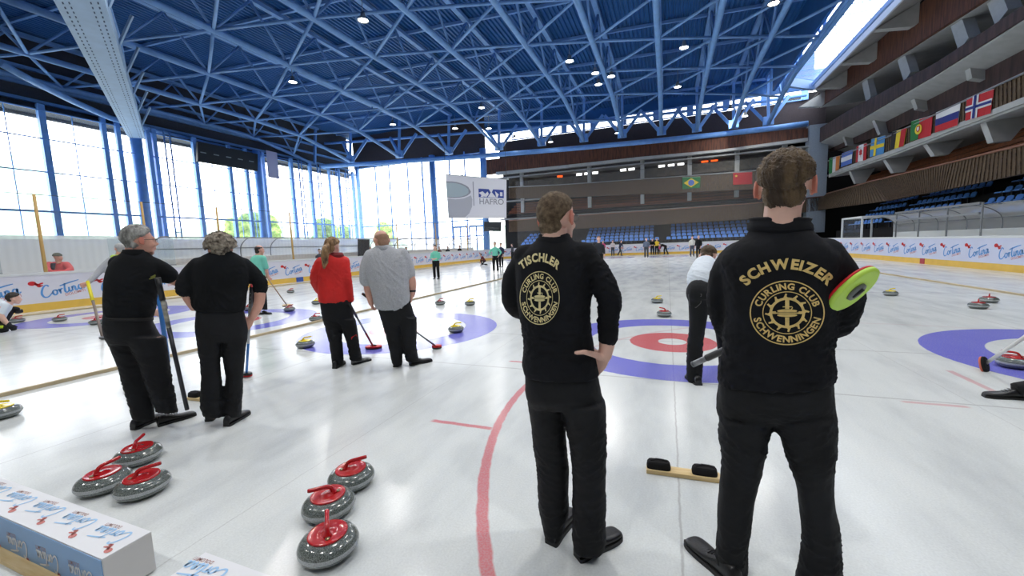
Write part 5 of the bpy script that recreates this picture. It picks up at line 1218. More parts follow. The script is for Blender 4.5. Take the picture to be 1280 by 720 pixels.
def facade():
    X = -41; zt = lambda y: 12.2
    posts = [(12.4, .42), (15.72, .42), (19.06, .36), (19.94, .34), (21.1, .72), (21.97, .36), (22.4, .34), (25.55, .4), (28.7, .36), (30.42, .36), (31.7, .66), (32.37, .36), (35.9, .42), (38.6, .4), (41.6, .3), (43.3, .3), (45.9, .4)]
    for y, w in posts:
        w = w*.84 if w < .6 else w; h = 12.6 if y < 42 else 12.6
        c = MB(); c.beam((X, y, 0), (X-.0, y, h), w, w) if w < .6 else c.tube([(X, y, 0), (X, y, h)], w*.55, n=20)
        build_at(c, 'window_post', M_STEEL, (X, y, 0), label='thick round blue steel column in the left window wall' if w > .6 else 'blue steel post in the left window wall', cat='steel post', group='thick round columns of the left window wall' if w > .6 else 'blue posts of the left window wall')
    ys = [6]+[p[0] for p in posts if p[1] not in (.34,)]
    n = 1
    for a, b in zip(ys, ys[1:]):
        if b-a < 1.2: continue
        f = MB()
        for z in (3.15, 5.15, 7.9, 10.2, 12.15): f.beam((X+.25, a, z), (X+.25, b, z), .12 if z in (3.15, 5.15) else .06, .14 if z in (3.15, 5.15) else .08)
        m_ = (a+b)/2; f.beam((X-.2, m_, 3.1), (X-.2, m_, 12.2), .05, .05)
        o = f.build('window_%d' % n, M_STEEL, kind='structure'); n += 1
        g = MB(); g.add([(X-.25, a, 3.1), (X-.25, b, 3.1), (X-.25, b, 12.2), (X-.25, a, 12.2)], [(0, 1, 2, 3)]); g.build('pane', M_GLASS, o)
    # ladder-like wind posts
    for y in (36.4, 39.1, 42.1, 43.8, 22.9):
        f = MB(); c0 = (X+.9, y, 3.1)
        t = empty('lattice_post', c0, label='slim blue lattice post standing before the left windows', cat='steel post', group='slim lattice posts before the left windows'); t.location = c0
        for dy in (-.22, .22): q = MB(); q.tube([(X+.9, y+dy, 0), (X+.9, y+dy, 12.4)], .06, n=6); q.build('rail', M_STEEL, t)
        for k in range(12): q = MB(); q.tube([(X+.9, y-.22, .8+k), (X+.9, y+.22, .8+k)], .04, n=5); q.build('rung', M_STEEL, t)
    w = MB(); w.box((X-.3, 18.3, 1.55), (.3, 57, 3.1)); w.build('wall_left', mat('pale_low_wall', (226, 230, 228), .8, var=.03), kind='structure'); w = MB(); w.box((X-1.6, 18.3, 14.95), (.3, 57, 5.9)); w.box((X-.9, 18.3, 12.3), (1.6, 57, .15)); w.build('wall_left', mat('dim_brown_wall', (58, 62, 74), .8, var=.1), kind='structure')
    for z in (12.35, 13.1, 14.2, 15.3): b = MB(); b.box((X-1.3, 18.3, z), (.25, 57, .22)); b.build('trim_%d' % int(z), M_STEELD, kind='structure')
    b = MB(); b.box((X+.25, 24, 3.05), (.35, 60, .16)); b.build('trim_1', M_STEEL, kind='structure')
    b = MB(); b.box((-11, 51.5, 17.3), (64, .3, 1.8)); b.build('wall_far', M_DECK, kind='structure')
    b = MB(); b.box((-3, 51.5, 13.9), (36, .3, 2.8)); b.box((-31.5, 47.3, 15.4), (20.5, .3, 4.4)); b.build('wall_far', mat('blue_brown_wall', (70, 62, 66), .8, var=.1), kind='structure')
    # far glass wall, left part
    Y = 46.9; xs = [-41, -37.9, -35.6, -32.6, -30.3, -28.6, -26.2, -24.0, -21.3]
    for x, w in zip(xs, (.4, .14, .14, .14, .18, .8, .16, .14, .8)):
        c = MB(); h = 13.6
        if w > .6: c.tube([(x, Y-.2, 0), (x, Y-.2, h)], w*.5, n=20)
        else: c.beam((x, Y, 0), (x, Y, h), w, w)
        build_at(c, 'window_post', M_STEEL, (x, Y, 0), label='thick round blue column at the far window wall' if w > .6 else 'thin blue post in the far window wall', cat='steel post', group='thick round columns of the far window wall' if w > .6 else 'thin posts of the far window wall')
    for a, b in zip(xs, xs[1:]):
        f = MB()
        for z, w in ((3.0, .14), (5.0, .14), (6.9, .06), (8.8, .06), (10.7, .06), (13.2, .1)): f.beam((a, Y-.1, z), (b, Y-.1, z), w, w)
        o = f.build('window_%d' % n, M_STEEL, kind='structure'); n += 1
        g = MB(); g.add([(a, Y+.1, 0), (b, Y+.1, 0), (b, Y+.1, 13.2), (a, Y+.1, 13.2)], [(0, 1, 2, 3)]); g.build('pane', M_GLASS, o)
    for i, x in enumerate((-25.9, -23.6)):     # glazed doors
        f = MB()
        for dx in (0, 1.0, 2.0): f.beam((x+dx, Y-.3, 0), (x+dx, Y-.3, 4.2), .14, .14)
        f.beam((x, Y-.3, 4.2), (x+2, Y-.3, 4.2), .2, .25); f.build('door_%d' % (i+1), M_STEEL, kind='structure')
    # clerestory above the far tribune
    for i in range(9):
        x = -19+3.6*i; f = MB(); f.beam((x, 51.2, 15.35), (x+3.6, 51.2, 15.35), .1, .12); f.beam((x, 51.2, 16.4), (x+3.6, 51.2, 16.4), .1, .12)
        f.beam((x, 51.2, 15.3), (x, 51.2, 16.4), .12, .12); f.beam((x+3.0, 51.2, 15.85), (x+3.6, 51.2, 15.85), .2, 1.1)
        o = f.build('window_%d' % n, M_STEEL, kind='structure'); n += 1
        g = MB(); g.add([(x, 51.25, 15.35), (x+3.0, 51.25, 15.35), (x+3.0, 51.25, 16.4), (x, 51.25, 16.4)], [(0, 1, 2, 3)]); g.build('pane', M_GLASS, o)
def pband(name, m_, ax, val, top, bot, th, label=None, cat=None, kind=None, group=None, slats=False, rail=None):
    """band of a tribune front: edges read off the photo, built on the real plane ax=val with thickness th"""
    T = [on(ax, val, *p) for p in top]; B = [on(ax, val, *p) for p in bot]; n = min(len(T), len(B)); tv = Vector((th, 0, 0)) if ax == 0 else Vector((0, th, 0))
    b = MB()
    for i in range(n-1): b.slab([B[i], B[i+1], T[i+1], T[i]], tv)
    o = b.build(name, m_, kind=kind)
    if label: prop(o, label, cat, group)
    if slats:
        s = MB()
        for i in range(n-1):
            L = (T[i+1]-T[i]).length; k = max(1, int(L/.24))
            for j in range(k):
                t = (j+.5)/k; a = B[i].lerp(B[i+1], t); c = T[i].lerp(T[i+1], t); off = tv*(-.03/abs(th)) ; s.beam(a+off, c+off, .03, .03, up=(1, 0, 0) if ax else (0, 1, 0))
        q = s.build('slats', mat('slat_ribs', (104, 84, 66), .8, rgb2=(60, 48, 40), vscale=8), o); q['kind'] = 'stuff'
    if rail:
        s = MB(); off = tv*(-.05/abs(th)); s.tube([t+off for t in T], .05, n=6); s.build('handrail', rail, o)
    return o
M_RAILB = mat('brown_handrail', (142, 100, 82), .5)
def tribunes():
    # right side, fronts on the plane x=14
    X = 14.0
    pband('gallery_front', M_RUST, 0, X, ((1025, 116), (1156, 0), (1340, -190)), ((1025, 133), (1231, 0), (1420, -150)), .35, 'uppermost rust-brown gallery front under the skylight', 'gallery front')
    pband('gallery_front', M_RUSTD, 0, X-.1, ((1020, 163), (1059, 139), (1170, 78), (1280, 6), (1400, -80)), ((1020, 180), (1062, 157), (1170, 93), (1280, 23), (1400, -58)), .35, 'second dark brown gallery front at right, above the pale soffit', 'gallery front')
    pband('gallery_front', M_RUSTD, 0, X+1.2, ((1036, 176), (1111, 150), (1280, 62), (1400, 0)), ((1036, 190), (1111, 166), (1280, 92), (1400, 38)), .3, 'third dark brown band at right, behind the flag balcony', 'gallery front')
    pband('balcony_front', M_SLAT, 0, X, ((1036, 201), (1111, 171), (1200, 129), (1280, 92), (1400, 30)), ((1036, 216), (1111, 189), (1200, 153), (1280, 121), (1400, 70)), .2, 'slatted balcony front at right that the flags hang on', 'balcony', slats=True, rail=M_ALU)
    pband('trim_21', M_WCON, 0, X-.02, ((1036, 216), (1111, 189), (1200, 153), (1280, 121), (1400, 70)), ((1036, 220), (1111, 194), (1200, 159), (1280, 129), (1400, 80)), .5, kind='structure')
    pband('balcony_front', M_SLAT, 0, X, ((1034, 242), (1092, 226), (1190, 203), (1280, 181), (1400, 150)), ((1004, 265), (1110, 251), (1182, 237), (1280, 217), (1400, 193)), .2, 'lowest and longest slatted balcony front at right above the blue seats', 'balcony', slats=True, rail=M_RAILB)
    # roof soffit and fascia by the skylight
    b = MB(); b.add([(11.85, 2, 14), (14.2, 2, 15.2), (14.2, 50, 15.25), (11.85, 43.6, 14.0)], [(0, 1, 2, 3)]); b.add([(11.85, 2, 14.12), (14.2, 2, 15.35), (14.2, 50, 15.4), (11.85, 43.6, 14.12)], [(0, 1, 2, 3)])
    b.build('trim_22', M_WCON, kind='structure')
    f = MB(); f.slab([(11.8, 2, 13.95), (11.8, 43.4, 13.95), (11.8, 43.4, 14.5), (11.8, 2, 14.5)], (.12, 0, 0)); f.build('trim_23', mat('white_fascia', (214, 218, 226), .5), kind='structure')
    for y in np.arange(12, 49, 5.2):
        r = MB(); r.slab([(11.95, y, 13.96), (14.0, y, 15.1), (14.0, y, 13.9), (13.7, y, 13.75)], (0, .45, 0)); build_at(r, 'concrete_bracket', M_WCON, (14, y, 14.5), label='pale triangular concrete bracket under the eaves beside the skylight', cat='bracket', group='brackets beside the skylight')
    # skylight
    t = empty('skylight', (9.3, 2, 14), label='long bright glazed skylight strip between the blue roof and the right gallery', cat='skylight'); t.location = (9.3, 2, 14)
    g = MB(); g.add([(9.4, 2, 14.75), (11.8, 2, 14.75), (11.8, 43.4, 14.75), (9.4, 41.5, 14.75)], [(0, 1, 2, 3)]); g.build('glazing', glassy('skylight_glass', (252, 253, 255), .8, .2), t)
    for k, y in enumerate(np.arange(3, 42, 1.25)): c = MB(); c.beam((9.4, y, 14.72), (11.8, y, 14.72), .035, .04); c.build('glazing_bar', M_STEEL, t)
    c = MB(); c.beam((9.3, 2, 14.3), (9.3, 41.3, 14.3), .3, .5); c.build('edge_beam', M_STEEL, t); c = MB(); c.beam((11.6, 2, 14.35), (11.6, 43.2, 14.35), .12, .3); c.build('edge_beam', mat('light_blue_steel', (140, 170, 214), .5), t)
    c = MB(); c.beam((9.3, 41.4, 14.3), (11.8, 43.6, 14.3), .3, .7); c.build('end_beam', mat('light_blue_steel', (140, 170, 214), .5), t)
    w = MB(); w.box((9.0, 22, 16.2), (.2, 45, 3.1)); w.box((10.6, 45.6, 16.2), (3.4, .2, 3.1)); w.build('wall_right', M_DECK, kind='structure')
    # floors, soffits, backs of the right tribune
    def deck(nm, z0, z1, x0, x1, m_, y0=8, y1=50, th=.2):
        b = MB(); b.slab([(x0, y0, z0), (x1, y0, z1), (x1, y1, z1), (x0, y1, z0)], (0, 0, th)); return b.build(nm, m_, kind='structure')
    def sdeck(nm, pts, x0, x1, rise, m_, th=.15):   # follows a photo edge at x0
        P = [on(0, x0, *p) for p in pts]; b = MB()
        for a, c in zip(P, P[1:]): b.slab([a, c, Vector((x1, c.y, c.z+rise)), Vector((x1, a.y, a.z+rise))], (0, 0, -th))
        return b.build(nm, m_, kind='structure')
    sdeck('trim_24', ((1020, 180), (1062, 157), (1170, 93), (1280, 23), (1400, -58)), X, X+5, -1.9, M_WCON)
    sdeck('trim_25', ((1025, 133), (1231, 0), (1420, -150)), X+.2, X+6, .2, M_WCON)
    sdeck('trim_26', ((1036, 220), (1111, 194), (1200, 159), (1280, 129), (1400, 80)), X+.1, X+5, .3, M_WCON)
    b = MB(); b.box((-10.5, -15, 8.9), (65, .3, 18)); b.build('wall_front', mat('rear_wall', (150, 150, 148), .9), kind='structure')
    b = MB(); b.box((-16.5, -6.5, 17.75), (54, 17, .2)); b.box((16, -6.5, 15.75), (14, 17, .2)); b.build('ceiling', M_DECK, kind='structure')
    b = MB(); b.box((-41.3, -3, 9), (.3, 24, 18)); b.box((22, -2, 8), (.3, 26, 16)); b.build('wall_front_side', MATS['rear_wall'], kind='structure')
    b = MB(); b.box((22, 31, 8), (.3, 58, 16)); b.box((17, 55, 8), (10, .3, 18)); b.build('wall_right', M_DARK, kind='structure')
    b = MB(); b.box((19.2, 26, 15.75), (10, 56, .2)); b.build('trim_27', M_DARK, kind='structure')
    # benches
    i = 0
    for lvl, (x0, z0, n, lab) in enumerate(((15.0, 5.0, 5, 'long orange-brown bench behind the lowest right balcony'), (15.0, 8.2, 3, 'long orange-brown bench behind the right flag balcony'))):
        for k in range(n):
            t = MB(); t.box((x0+k*.9, 28, z0+k*.5), (.32, 42, .07)); t.box((x0+k*.9+.22, 28, z0+k*.5+.28), (.05, 42, .22)); build_at(t, 'bench', M_BENCH, (x0+k*.9, 28, z0+k*.5), label=lab, cat='bench', group=lab.replace('long orange-brown bench', 'benches'))
            s = MB(); s.box((x0+k*.9+.35, 28, z0+k*.5-.35), (.9, 44, .3)); s.build('trim_%d' % (30+i), M_DARK, kind='structure'); i += 1
    # V ribs / columns between the levels
    for (p, q, w) in (((1201, 30), (1213, 47), .5), ((1130, 72), (1140, 90), .45), ((1084, 104), (1090, 120), .4), ((1248, -2), (1262, 12), .5)):
        a, c = on(0, X+.6, *p), on(0, X+.6, *q); b = MB(); b.beam(a+Vector((0, 0, .3)), c-Vector((0, 0, .3)), w, .8, up=(0, 1, 0)); build_at(b, 'concrete_column', M_WCON, a, label='short pale concrete column between the two upper right gallery fronts', cat='column', group='short columns between the upper gallery fronts')
    for (p, q) in (((1219, 66), (1219, 92)), ((1147, 112), (1150, 131)), ((1097, 144), (1103, 164)), ((1057, 160), (1061, 178))):
        a, c = on(0, X+.8, *p), on(0, X+.8, *q); b = MB(); b.slab([a+Vector((-.3, 0, 0)), a+Vector((1.6, 0, -.3)), c+Vector((.5, 0, -.4)), c+Vector((-.1, 0, -.2))], (0, .4, 0)); build_at(b, 'concrete_rib', M_WCON, a, label='pale concrete rib under the second right gallery', cat='rib', group='ribs under the second right gallery')
    for (p, q) in (((1242, 148), (1246, 172)), ((1166, 178), (1172, 190)), ((1112, 196), (1120, 212)), ((1068, 212), (1072, 226))):
        a, c = on(0, X+.6, *p), on(0, X+.6, *q); b = MB(); b.slab([a+Vector((-.3, 0, 0)), a+Vector((1.4, 0, 0)), c+Vector((.5, 0, -.2)), c+Vector((-.1, 0, -.2))], (0, .4, 0)); build_at(b, 'concrete_rib', M_WCON, a, label='pale concrete rib under the flag balcony', cat='rib', group='ribs under the flag balcony')
    # corner pillar
    a = on(1, 49, 1012, 165); c = on(1, 49, 1036, 165); b = MB(); b.box(((a.x+c.x)/2, 49.6, 7), (c.x-a.x, 1.2, 10.5)); prop(b.build('corner_pillar', mat('blue_grey_concrete', (152, 164, 176), .8, var=.05)), 'tall pale blue-grey pillar in the far right corner of the stands', 'pillar')
    # far tribune, fronts on y=49
    Y = 49.0
    pband('gallery_front', M_RUST, 1, Y+.2, ((604, 200), (700, 190), (800, 181), (900, 171), (1010, 160)), ((604, 219), (700, 207), (800, 196), (900, 187), (1010, 172)), .35, 'rust-brown gallery front across the far end under the blue edge tube', 'gallery front')
    pband('trim_51', M_WCON, 1, Y, ((620, 215), (700, 207), (800, 196), (900, 187), (1010, 172)), ((620, 218.5), (700, 210.5), (800, 199.5), (900, 190), (1010, 176)), .6, kind='structure')
    pband('gallery_front', mat('grey_brown_parapet', (62, 56, 50), .8, rgb2=(86, 78, 68), vscale=3), 1, Y+1.2, ((636, 222), (700, 222), (800, 212), (900, 201), (1010, 190)), ((636, 236), (700, 232), (800, 223), (900, 214), (1010, 203)), .25, 'grey-brown parapet across the far end below the bright openings', 'gallery front')
    pband('balcony_front', M_SLAT, 1, Y, ((636, 234), (700, 231), (800, 224), (913, 216), (1014, 207)), ((636, 248), (700, 247), (800, 243), (913, 238), (1014, 232)), .2, 'slatted balcony front across the far end with two flags', 'balcony', slats=True, rail=M_ALU)
    pband('balcony_front', M_SLAT, 1, Y, ((636, 276), (700, 271), (822, 263), (944, 254), (1034, 245)), ((636, 290), (700, 287), (822, 281), (944, 273), (1034, 262)), .2, 'lowest slatted balcony front across the far end above the blue seats', 'balcony', slats=True, rail=M_RAILB)
    for z, y1, r in ((5.7, 49.2, .2), (8.0, 49.2, .2), (11.0, 49.2, 0)):
        b = MB(); b.slab([(-20.5, 49.2, z-.8), (15, 49.2, z-.8), (15, 54, z-.3), (-20.5, 54, z-.3)], (0, 0, .15)); b.build('trim_%d' % int(50+z*3), M_CONC, kind='structure')
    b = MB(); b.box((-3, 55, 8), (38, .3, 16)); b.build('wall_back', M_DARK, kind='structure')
    for k in range(4):
        t = MB(); t.box((-3.5, 50.1+k*.9, 5.75+k*.42), (32, .32, .07)); t.box((-3.5, 50.35+k*.9, 5.98+k*.42), (32, .05, .22)); build_at(t, 'bench', M_BENCH, (-3.5, 50.1+k*.9, 5.75+k*.42), label='long orange-brown bench behind the lowest far balcony', cat='bench', group='benches behind the lowest far balcony')
        s = MB(); s.box((-3.5, 50.5+k*.9, 5.4+k*.42), (34, .9, .3)); s.build('trim_%d' % (90+k), M_DARK, kind='structure')
    for px in (653, 737, 803, 862, 921, 980):   # columns of the far gallery
        y0 = float(np.interp(px, [620, 1010], [219, 176])); y1 = float(np.interp(px, [620, 1010], [268, 240])); a, c = on(1, Y+1, px, y0), on(1, Y+1, px, y1)
        b = MB(); b.box(((a.x+c.x)/2, Y+1.0, (a.z+c.z)/2), (.42, .42, a.z-c.z)); build_at(b, 'concrete_column', M_WCON, tuple(a), label='pale concrete column of the far gallery', cat='column', group='columns of the far gallery')
    # lit openings at the back of the far gallery
    em = bpy.data.materials.new('bright_opening'); em.use_nodes = True; em.node_tree.nodes['Principled BSDF'].inputs['Emission Color'].default_value = (1, 1, 1, 1); em.node_tree.nodes['Principled BSDF'].inputs['Emission Strength'].default_value = 1.6
    eo = bpy.data.materials.new('orange_opening'); eo.use_nodes = True; bs = eo.node_tree.nodes['Principled BSDF']; bs.inputs['Base Color'].default_value = lin((240, 90, 30)); bs.inputs['Emission Color'].default_value = lin((250, 90, 30)); bs.inputs['Emission Strength'].default_value = .8
    for (x, y, m_) in ((724, 219, em), (734, 218, em), (744, 218.5, em), (779, 213.5, em), (789.5, 212, em), (827, 208, em), (839, 207, em), (851, 206, em), (881, 202, eo), (893, 200.5, eo), (700, 223, eo)):
        p = on(1, 54.5, x, y); b = MB(); b.box(tuple(p), (.72, .1, .8)); f = MB()
        q = build_at(b, 'lit_opening', m_, tuple(p), label='small bright orange opening high in the far gallery' if m_ is eo else 'small bright white opening high in the far gallery', cat='opening', group='orange openings of the far gallery' if m_ is eo else 'white openings of the far gallery')
        w = p; f.box((w.x, w.y-.03, w.z+.42), (.85, .12, .06)); f.build('lintel', M_DARK, q)
def seats():
    b = MB(); W = .46
    S = [(-.0, .0), (.04, .03), (.16, .02), (.34, .0), (.40, .03)]
    root = empty('stadium_seat')
    s = MB(); top = [(x, -y) for y, x in ()]
    pr = [(-.20, .40), (-.16, .435), (0, .42), (.16, .41), (.20, .44)]
    s.loft([[(-W/2*k, y, z) for y, z in pr]+[(-W/2*k, y, z-.035) for y, z in reversed(pr)] for k in (1,)]+[[(W/2, y, z) for y, z in pr]+[(W/2, y, z-.035) for y, z in reversed(pr)]], smooth=False); s.build('seat_pan', M_SEAT, root)
    s = MB(); bk = [(-W/2*.9, .42), (-W/2, .56), (-W/2*.78, .665), (0, .69), (W/2*.78, .665), (W/2, .56), (W/2*.9, .42)]
    s.slab([(x, .20+(z-.42)*.25, z) for x, z in bk], (0, .035, 0)); s.build('backrest', M_SEAT, root)
    s = MB(); s.box((0, .05, .2), (.1, .1, .4)); s.build('seat_post', M_DARKG, root)
    spots = []
    # far blocks (y rises, z rises)
    for r_ in range(5):
        for (x0, n) in ((-9.0, 14 if r_ > 0 else 16), (.62, 15 if r_ > 0 else 17)):
            for k in range(n): spots.append((x0-(.5 if r_ == 0 else 0)+k*.56, 48.75+.66*r_, 1.24+.37*r_, 0, 'blue plastic seat in the stand beyond the far boards', 'blue seats beyond the far boards'))
    for r_ in range(4):
        for k in range(5): spots.append((-17.2+k*.56+.15*r_, 48.75+.66*r_, 1.24+.37*r_, 0, 'blue plastic seat in the small far block left of the TISCHLER jacket', 'blue seats of the small far left block'))
    base = len(spots)
    # right side, facing -x
    for r_ in range(4):
        for y0, n in ((19.0, 6), (24.2, 8), (31.0, 10), (38.3, 8)):
            for k in range(n):
                if len(spots) >= 298: break
                spots.append((14.6+.8*r_, y0+k*.60+r_*.3, 1.85+.55*r_, -90, 'blue plastic seat in the right stand behind the glazed shelter', 'blue seats of the right stand'))
    first = True
    for (x, y, z, rz, lab, grp) in spots:
        o = root if first else copy_tree(root); first = False
        o.location = (x, y, z); o.rotation_euler = (0, 0, math.radians(rz)); o['label'] = lab; o['category'] = 'seat'; o['group'] = grp
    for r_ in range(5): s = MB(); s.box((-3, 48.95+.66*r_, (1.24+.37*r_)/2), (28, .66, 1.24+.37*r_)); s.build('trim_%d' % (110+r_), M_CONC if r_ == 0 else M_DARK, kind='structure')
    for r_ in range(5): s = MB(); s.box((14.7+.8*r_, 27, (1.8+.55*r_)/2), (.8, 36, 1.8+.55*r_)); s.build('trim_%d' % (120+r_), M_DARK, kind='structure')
def shelters():
    def canopy(P0, P1, out, ribs, label, arc_h=2.45, base=1.24, depth=1.6, rib_m=M_ALU, wall_m=None):
        """curved clear shelter behind a board: front edge low over the board, back to the floor"""
        P0, P1, out = Vector(P0), Vector(P1), Vector(out); d = (P1-P0); L = d.length; d.normalize()
        root = empty('players_shelter', P0, label=label, cat='shelter'); root.location = P0
        prof = [(depth, .0), (depth, base*.9), (depth, 1.9), (depth*.86, 2.22), (depth*.62, arc_h-.03), (depth*.35, arc_h), (.25, arc_h-.05)]
        P = lambda s, q: P0+d*s+out*q[0]+Vector((0, 0, q[1]))
        pr = chord_interp(prof, 3)
        s = MB(); n = len(pr); vs = [P(0, q) for q in pr]+[P(L, q) for q in pr]; s.add(vs, [(i, i+1, n+i+1, n+i) for i in range(n-1)], 0, True); s.build('curved_canopy', M_CANOPY, root)
        for t in ribs: r = MB(); r.tube([P(t, q) for q in pr], .03, n=6); r.build('curved_rib', rib_m, root)
        for z, o_ in ((arc_h-.04, .25), (1.95, depth)): r = MB(); r.beam(P(0, (o_, z)), P(L, (o_, z)), .05, .05); r.build('rail', rib_m, root)
        w = MB(); w.slab([P(0, (depth-.08, 0)), P(L, (depth-.08, 0)), P(L, (depth-.08, 1.5)), P(0, (depth-.08, 1.5))], out*.05); w.build('back_panel', wall_m or mat('beige_panel', (238, 236, 232), .6), root)
        bn = MB(); bn.slab([P(.3, (depth-.5, .45)), P(L-.3, (depth-.5, .45)), P(L-.3, (depth-.15, .45)), P(.3, (depth-.15, .45))], (0, 0, .05)); bn.build('bench', M_WOOD, root)
        return root
    canopy((-19.1, 10.7, 0), (-19.1, 24.5, 0), (-1, 0, 0), [0, 3.9, 5.6, 9.3, 13.8], 'first curved clear players shelter behind the left boards')
    canopy((-19.1, 25.2, 0), (-19.1, 41.5, 0), (-1, 0, 0), [0, 2.2, 5, 8, 11, 14, 16.3], 'far curved clear players shelter behind the left boards')
    canopy((11.15, 31.0, 0), (11.15, 20.5, 0), (1, 0, 0), [0, 2, 4.1, 6.2, 8.3, 10.5], 'curved clear players shelter behind the right boards with white bench', wall_m=mat('pale_panel', (236, 240, 240), .6))
    canopy((11.15, 20.3, 0), (11.15, 10, 0), (1, 0, 0), [0, 1.4, 3.5, 6, 9], 'nearer curved shelter behind the right boards cut off by the frame', wall_m=mat('pale_panel', (236, 240, 240), .6))
    # front post-and-rail frames of the right shelter
    fr = empty('shelter_front_frame', (11.1, 26.5, 0), label='grey post and rail frame standing in front of the right shelter', cat='frame'); fr.location = (11.1, 26.5, 0)
    for px in (1119, 1147, 1182, 1225):
        g = on(0, 11.08, px, 300); b = MB(); b.beam((11.08, g.y, 1.24), (11.08, g.y, 2.5), .05, .05); b.build('post', M_ALU, fr)
    a, c = on(0, 11.08, 1119, 276).y, on(0, 11.08, 1225, 266).y
    for z in (2.1, 2.48): b = MB(); b.beam((11.08, a, z), (11.08, c, z), .07, .09); b.build('rail', M_ALU, fr)
    d = empty('glazed_booth', (11.2, 32.6, 0), label='white framed glazed booth at the far end of the right shelter', cat='booth'); d.location = (11.2, 32.6, 0)
    for (x, y) in ((11.2, 31.2), (11.2, 34.2), (12.8, 31.2), (12.8, 34.2)): b = MB(); b.beam((x, y, 0), (x, y, 2.5), .09, .09); b.build('post', M_RAIL, d)
    for (p, q) in (((11.2, 31.2), (11.2, 34.2)), ((12.8, 31.2), (12.8, 34.2)), ((11.2, 31.2), (12.8, 31.2)), ((11.2, 34.2), (12.8, 34.2))): b = MB(); b.beam((*p, 2.5), (*q, 2.5), .1, .1); b.build('rail', M_RAIL, d)
    b = MB(); b.add([(11.2, 31.2, 1.2), (11.2, 34.2, 1.2), (11.2, 34.2, 2.5), (11.2, 31.2, 2.5)], [(0, 1, 2, 3)]); b.build('pane', M_CLEAR, d)
    # glass shields on the left boards
    for i, (a, c) in enumerate(((1.5, 5.9), (8.5, 10.6))):
        t = empty('glass_shield', (-18.98, a, 1.24), label='clear shield on the left boards %s' % ('at the very edge of the picture' if i == 0 else 'right of the spectator in pink'), cat='glass shield'); t.location = (-18.98, a, 1.24)
        b = MB(); b.slab([(-18.98, a, 1.26), (-18.98, c, 1.26), (-18.98, c, 2.35), (-18.98, a, 2.35)], (-.012, 0, 0)); b.build('pane', M_CLEAR, t)
        b = MB(); b.beam((-18.98, a, 1.27), (-18.98, c, 1.27), .05, .05); b.build('channel', M_ALU, t)
    t = empty('glass_shield', (-21.5, 2, 0), label='tall pale screen behind the spectator in pink', cat='glass shield'); t.location = (-21.5, 2, 0)
    b = MB(); b.slab([(-21.5, 1, 0), (-21.5, 10.6, 0), (-21.5, 10.6, 2.55), (-21.5, 1, 2.55)], (-.04, 0, 0)); b.build('screen', M_CANOPY, t)
    for y in (1, 5.8, 10.6): b = MB(); b.beam((-21.47, y, 0), (-21.47, y, 2.55), .05, .05); b.build('post', M_ALU, t)
    b = MB(); b.box((-23.5, 10, .8), (.1, 18, 1.6)); b.build('wall_left_low', mat('beige_panel', (206, 200, 192), .6), kind='structure')
    # net poles and nets
    M_POLE = mat('varnished_pole', (196, 160, 96), .5)
    for i, (y, lab) in enumerate(((6.85, 'tall varnished net pole beside the spectator in pink'), (9.7, 'tall varnished net pole behind the man in the black polo'), (12.5, 'tall varnished net pole above the curly-haired man'), (16.3, 'tall varnished net pole left of the red jacket'), (25.5, 'tall thin net pole between red jacket and grey polo'), (31, 'tall thin net pole right of the bald man'), (37, 'tall thin net pole near the thick blue column'))):
        b = MB(); b.tube([(-19.03, y, 0), (-19.03, y, 3.75)], [.055, .04], n=10); build_at(b, 'net_pole', M_POLE, (-19.03, y, 0), label=lab, cat='pole')
    def net(nm, P0, P1, z0, z1, label, dens):
        m = bpy.data.materials.new(nm+'_mesh'); m.use_nodes = True; nt = m.node_tree; N = nt.nodes; L = nt.links; N.remove(N['Principled BSDF'])
        t = N.new('ShaderNodeBsdfTransparent'); d = N.new('ShaderNodeBsdfDiffuse'); d.inputs[0].default_value = lin((225, 225, 222)); mx = N.new('ShaderNodeMixShader')
        g = N.new('ShaderNodeNewGeometry'); s = N.new('ShaderNodeSeparateXYZ'); L.new(g.outputs['Position'], s.inputs[0])
        ad = N.new('ShaderNodeMath'); ad.operation = 'ADD'; L.new(s.outputs[0], ad.inputs[0]); L.new(s.outputs[1], ad.inputs[1])
        sn = N.new('ShaderNodeMath'); sn.operation = 'SINE'; ml = N.new('ShaderNodeMath'); ml.operation = 'MULTIPLY'; ml.inputs[1].default_value = 62.8/2; L.new(ad.outputs[0], ml.inputs[0]); L.new(ml.outputs[0], sn.inputs[0])
        mr = N.new('ShaderNodeMapRange'); mr.inputs[1].default_value = -1; mr.inputs[2].default_value = 1; mr.inputs[3].default_value = dens*.6; mr.inputs[4].default_value = dens*1.5; L.new(sn.outputs[0], mr.inputs[0]); L.new(mr.outputs[0], mx.inputs[0])
        L.new(t.outputs[0], mx.inputs[1]); L.new(d.outputs[0], mx.inputs[2]); L.new(mx.outputs[0], N['Material Output'].inputs[0])
        b = MB(); b.add([(*P0, z0), (*P1, z0), (*P1, z1), (*P0, z1)], [(0, 1, 2, 3)]); o = b.build(nm, m); prop(o, label, 'net')
        r = MB(); r.tube([(*P0, z1), (*P1, z1)], .012, n=5); r.build('top_cord', M_DARKG, o)
    net('safety_net', (-19.05, 3), (-19.05, 46), 1.3, 3.75, 'fine safety net hung above the left boards between varnished poles', .05)
    net('safety_net', (-17.5, 47.75), (9, 47.75), 1.3, 9.4, 'tall fine safety net hanging above the far boards', .085)
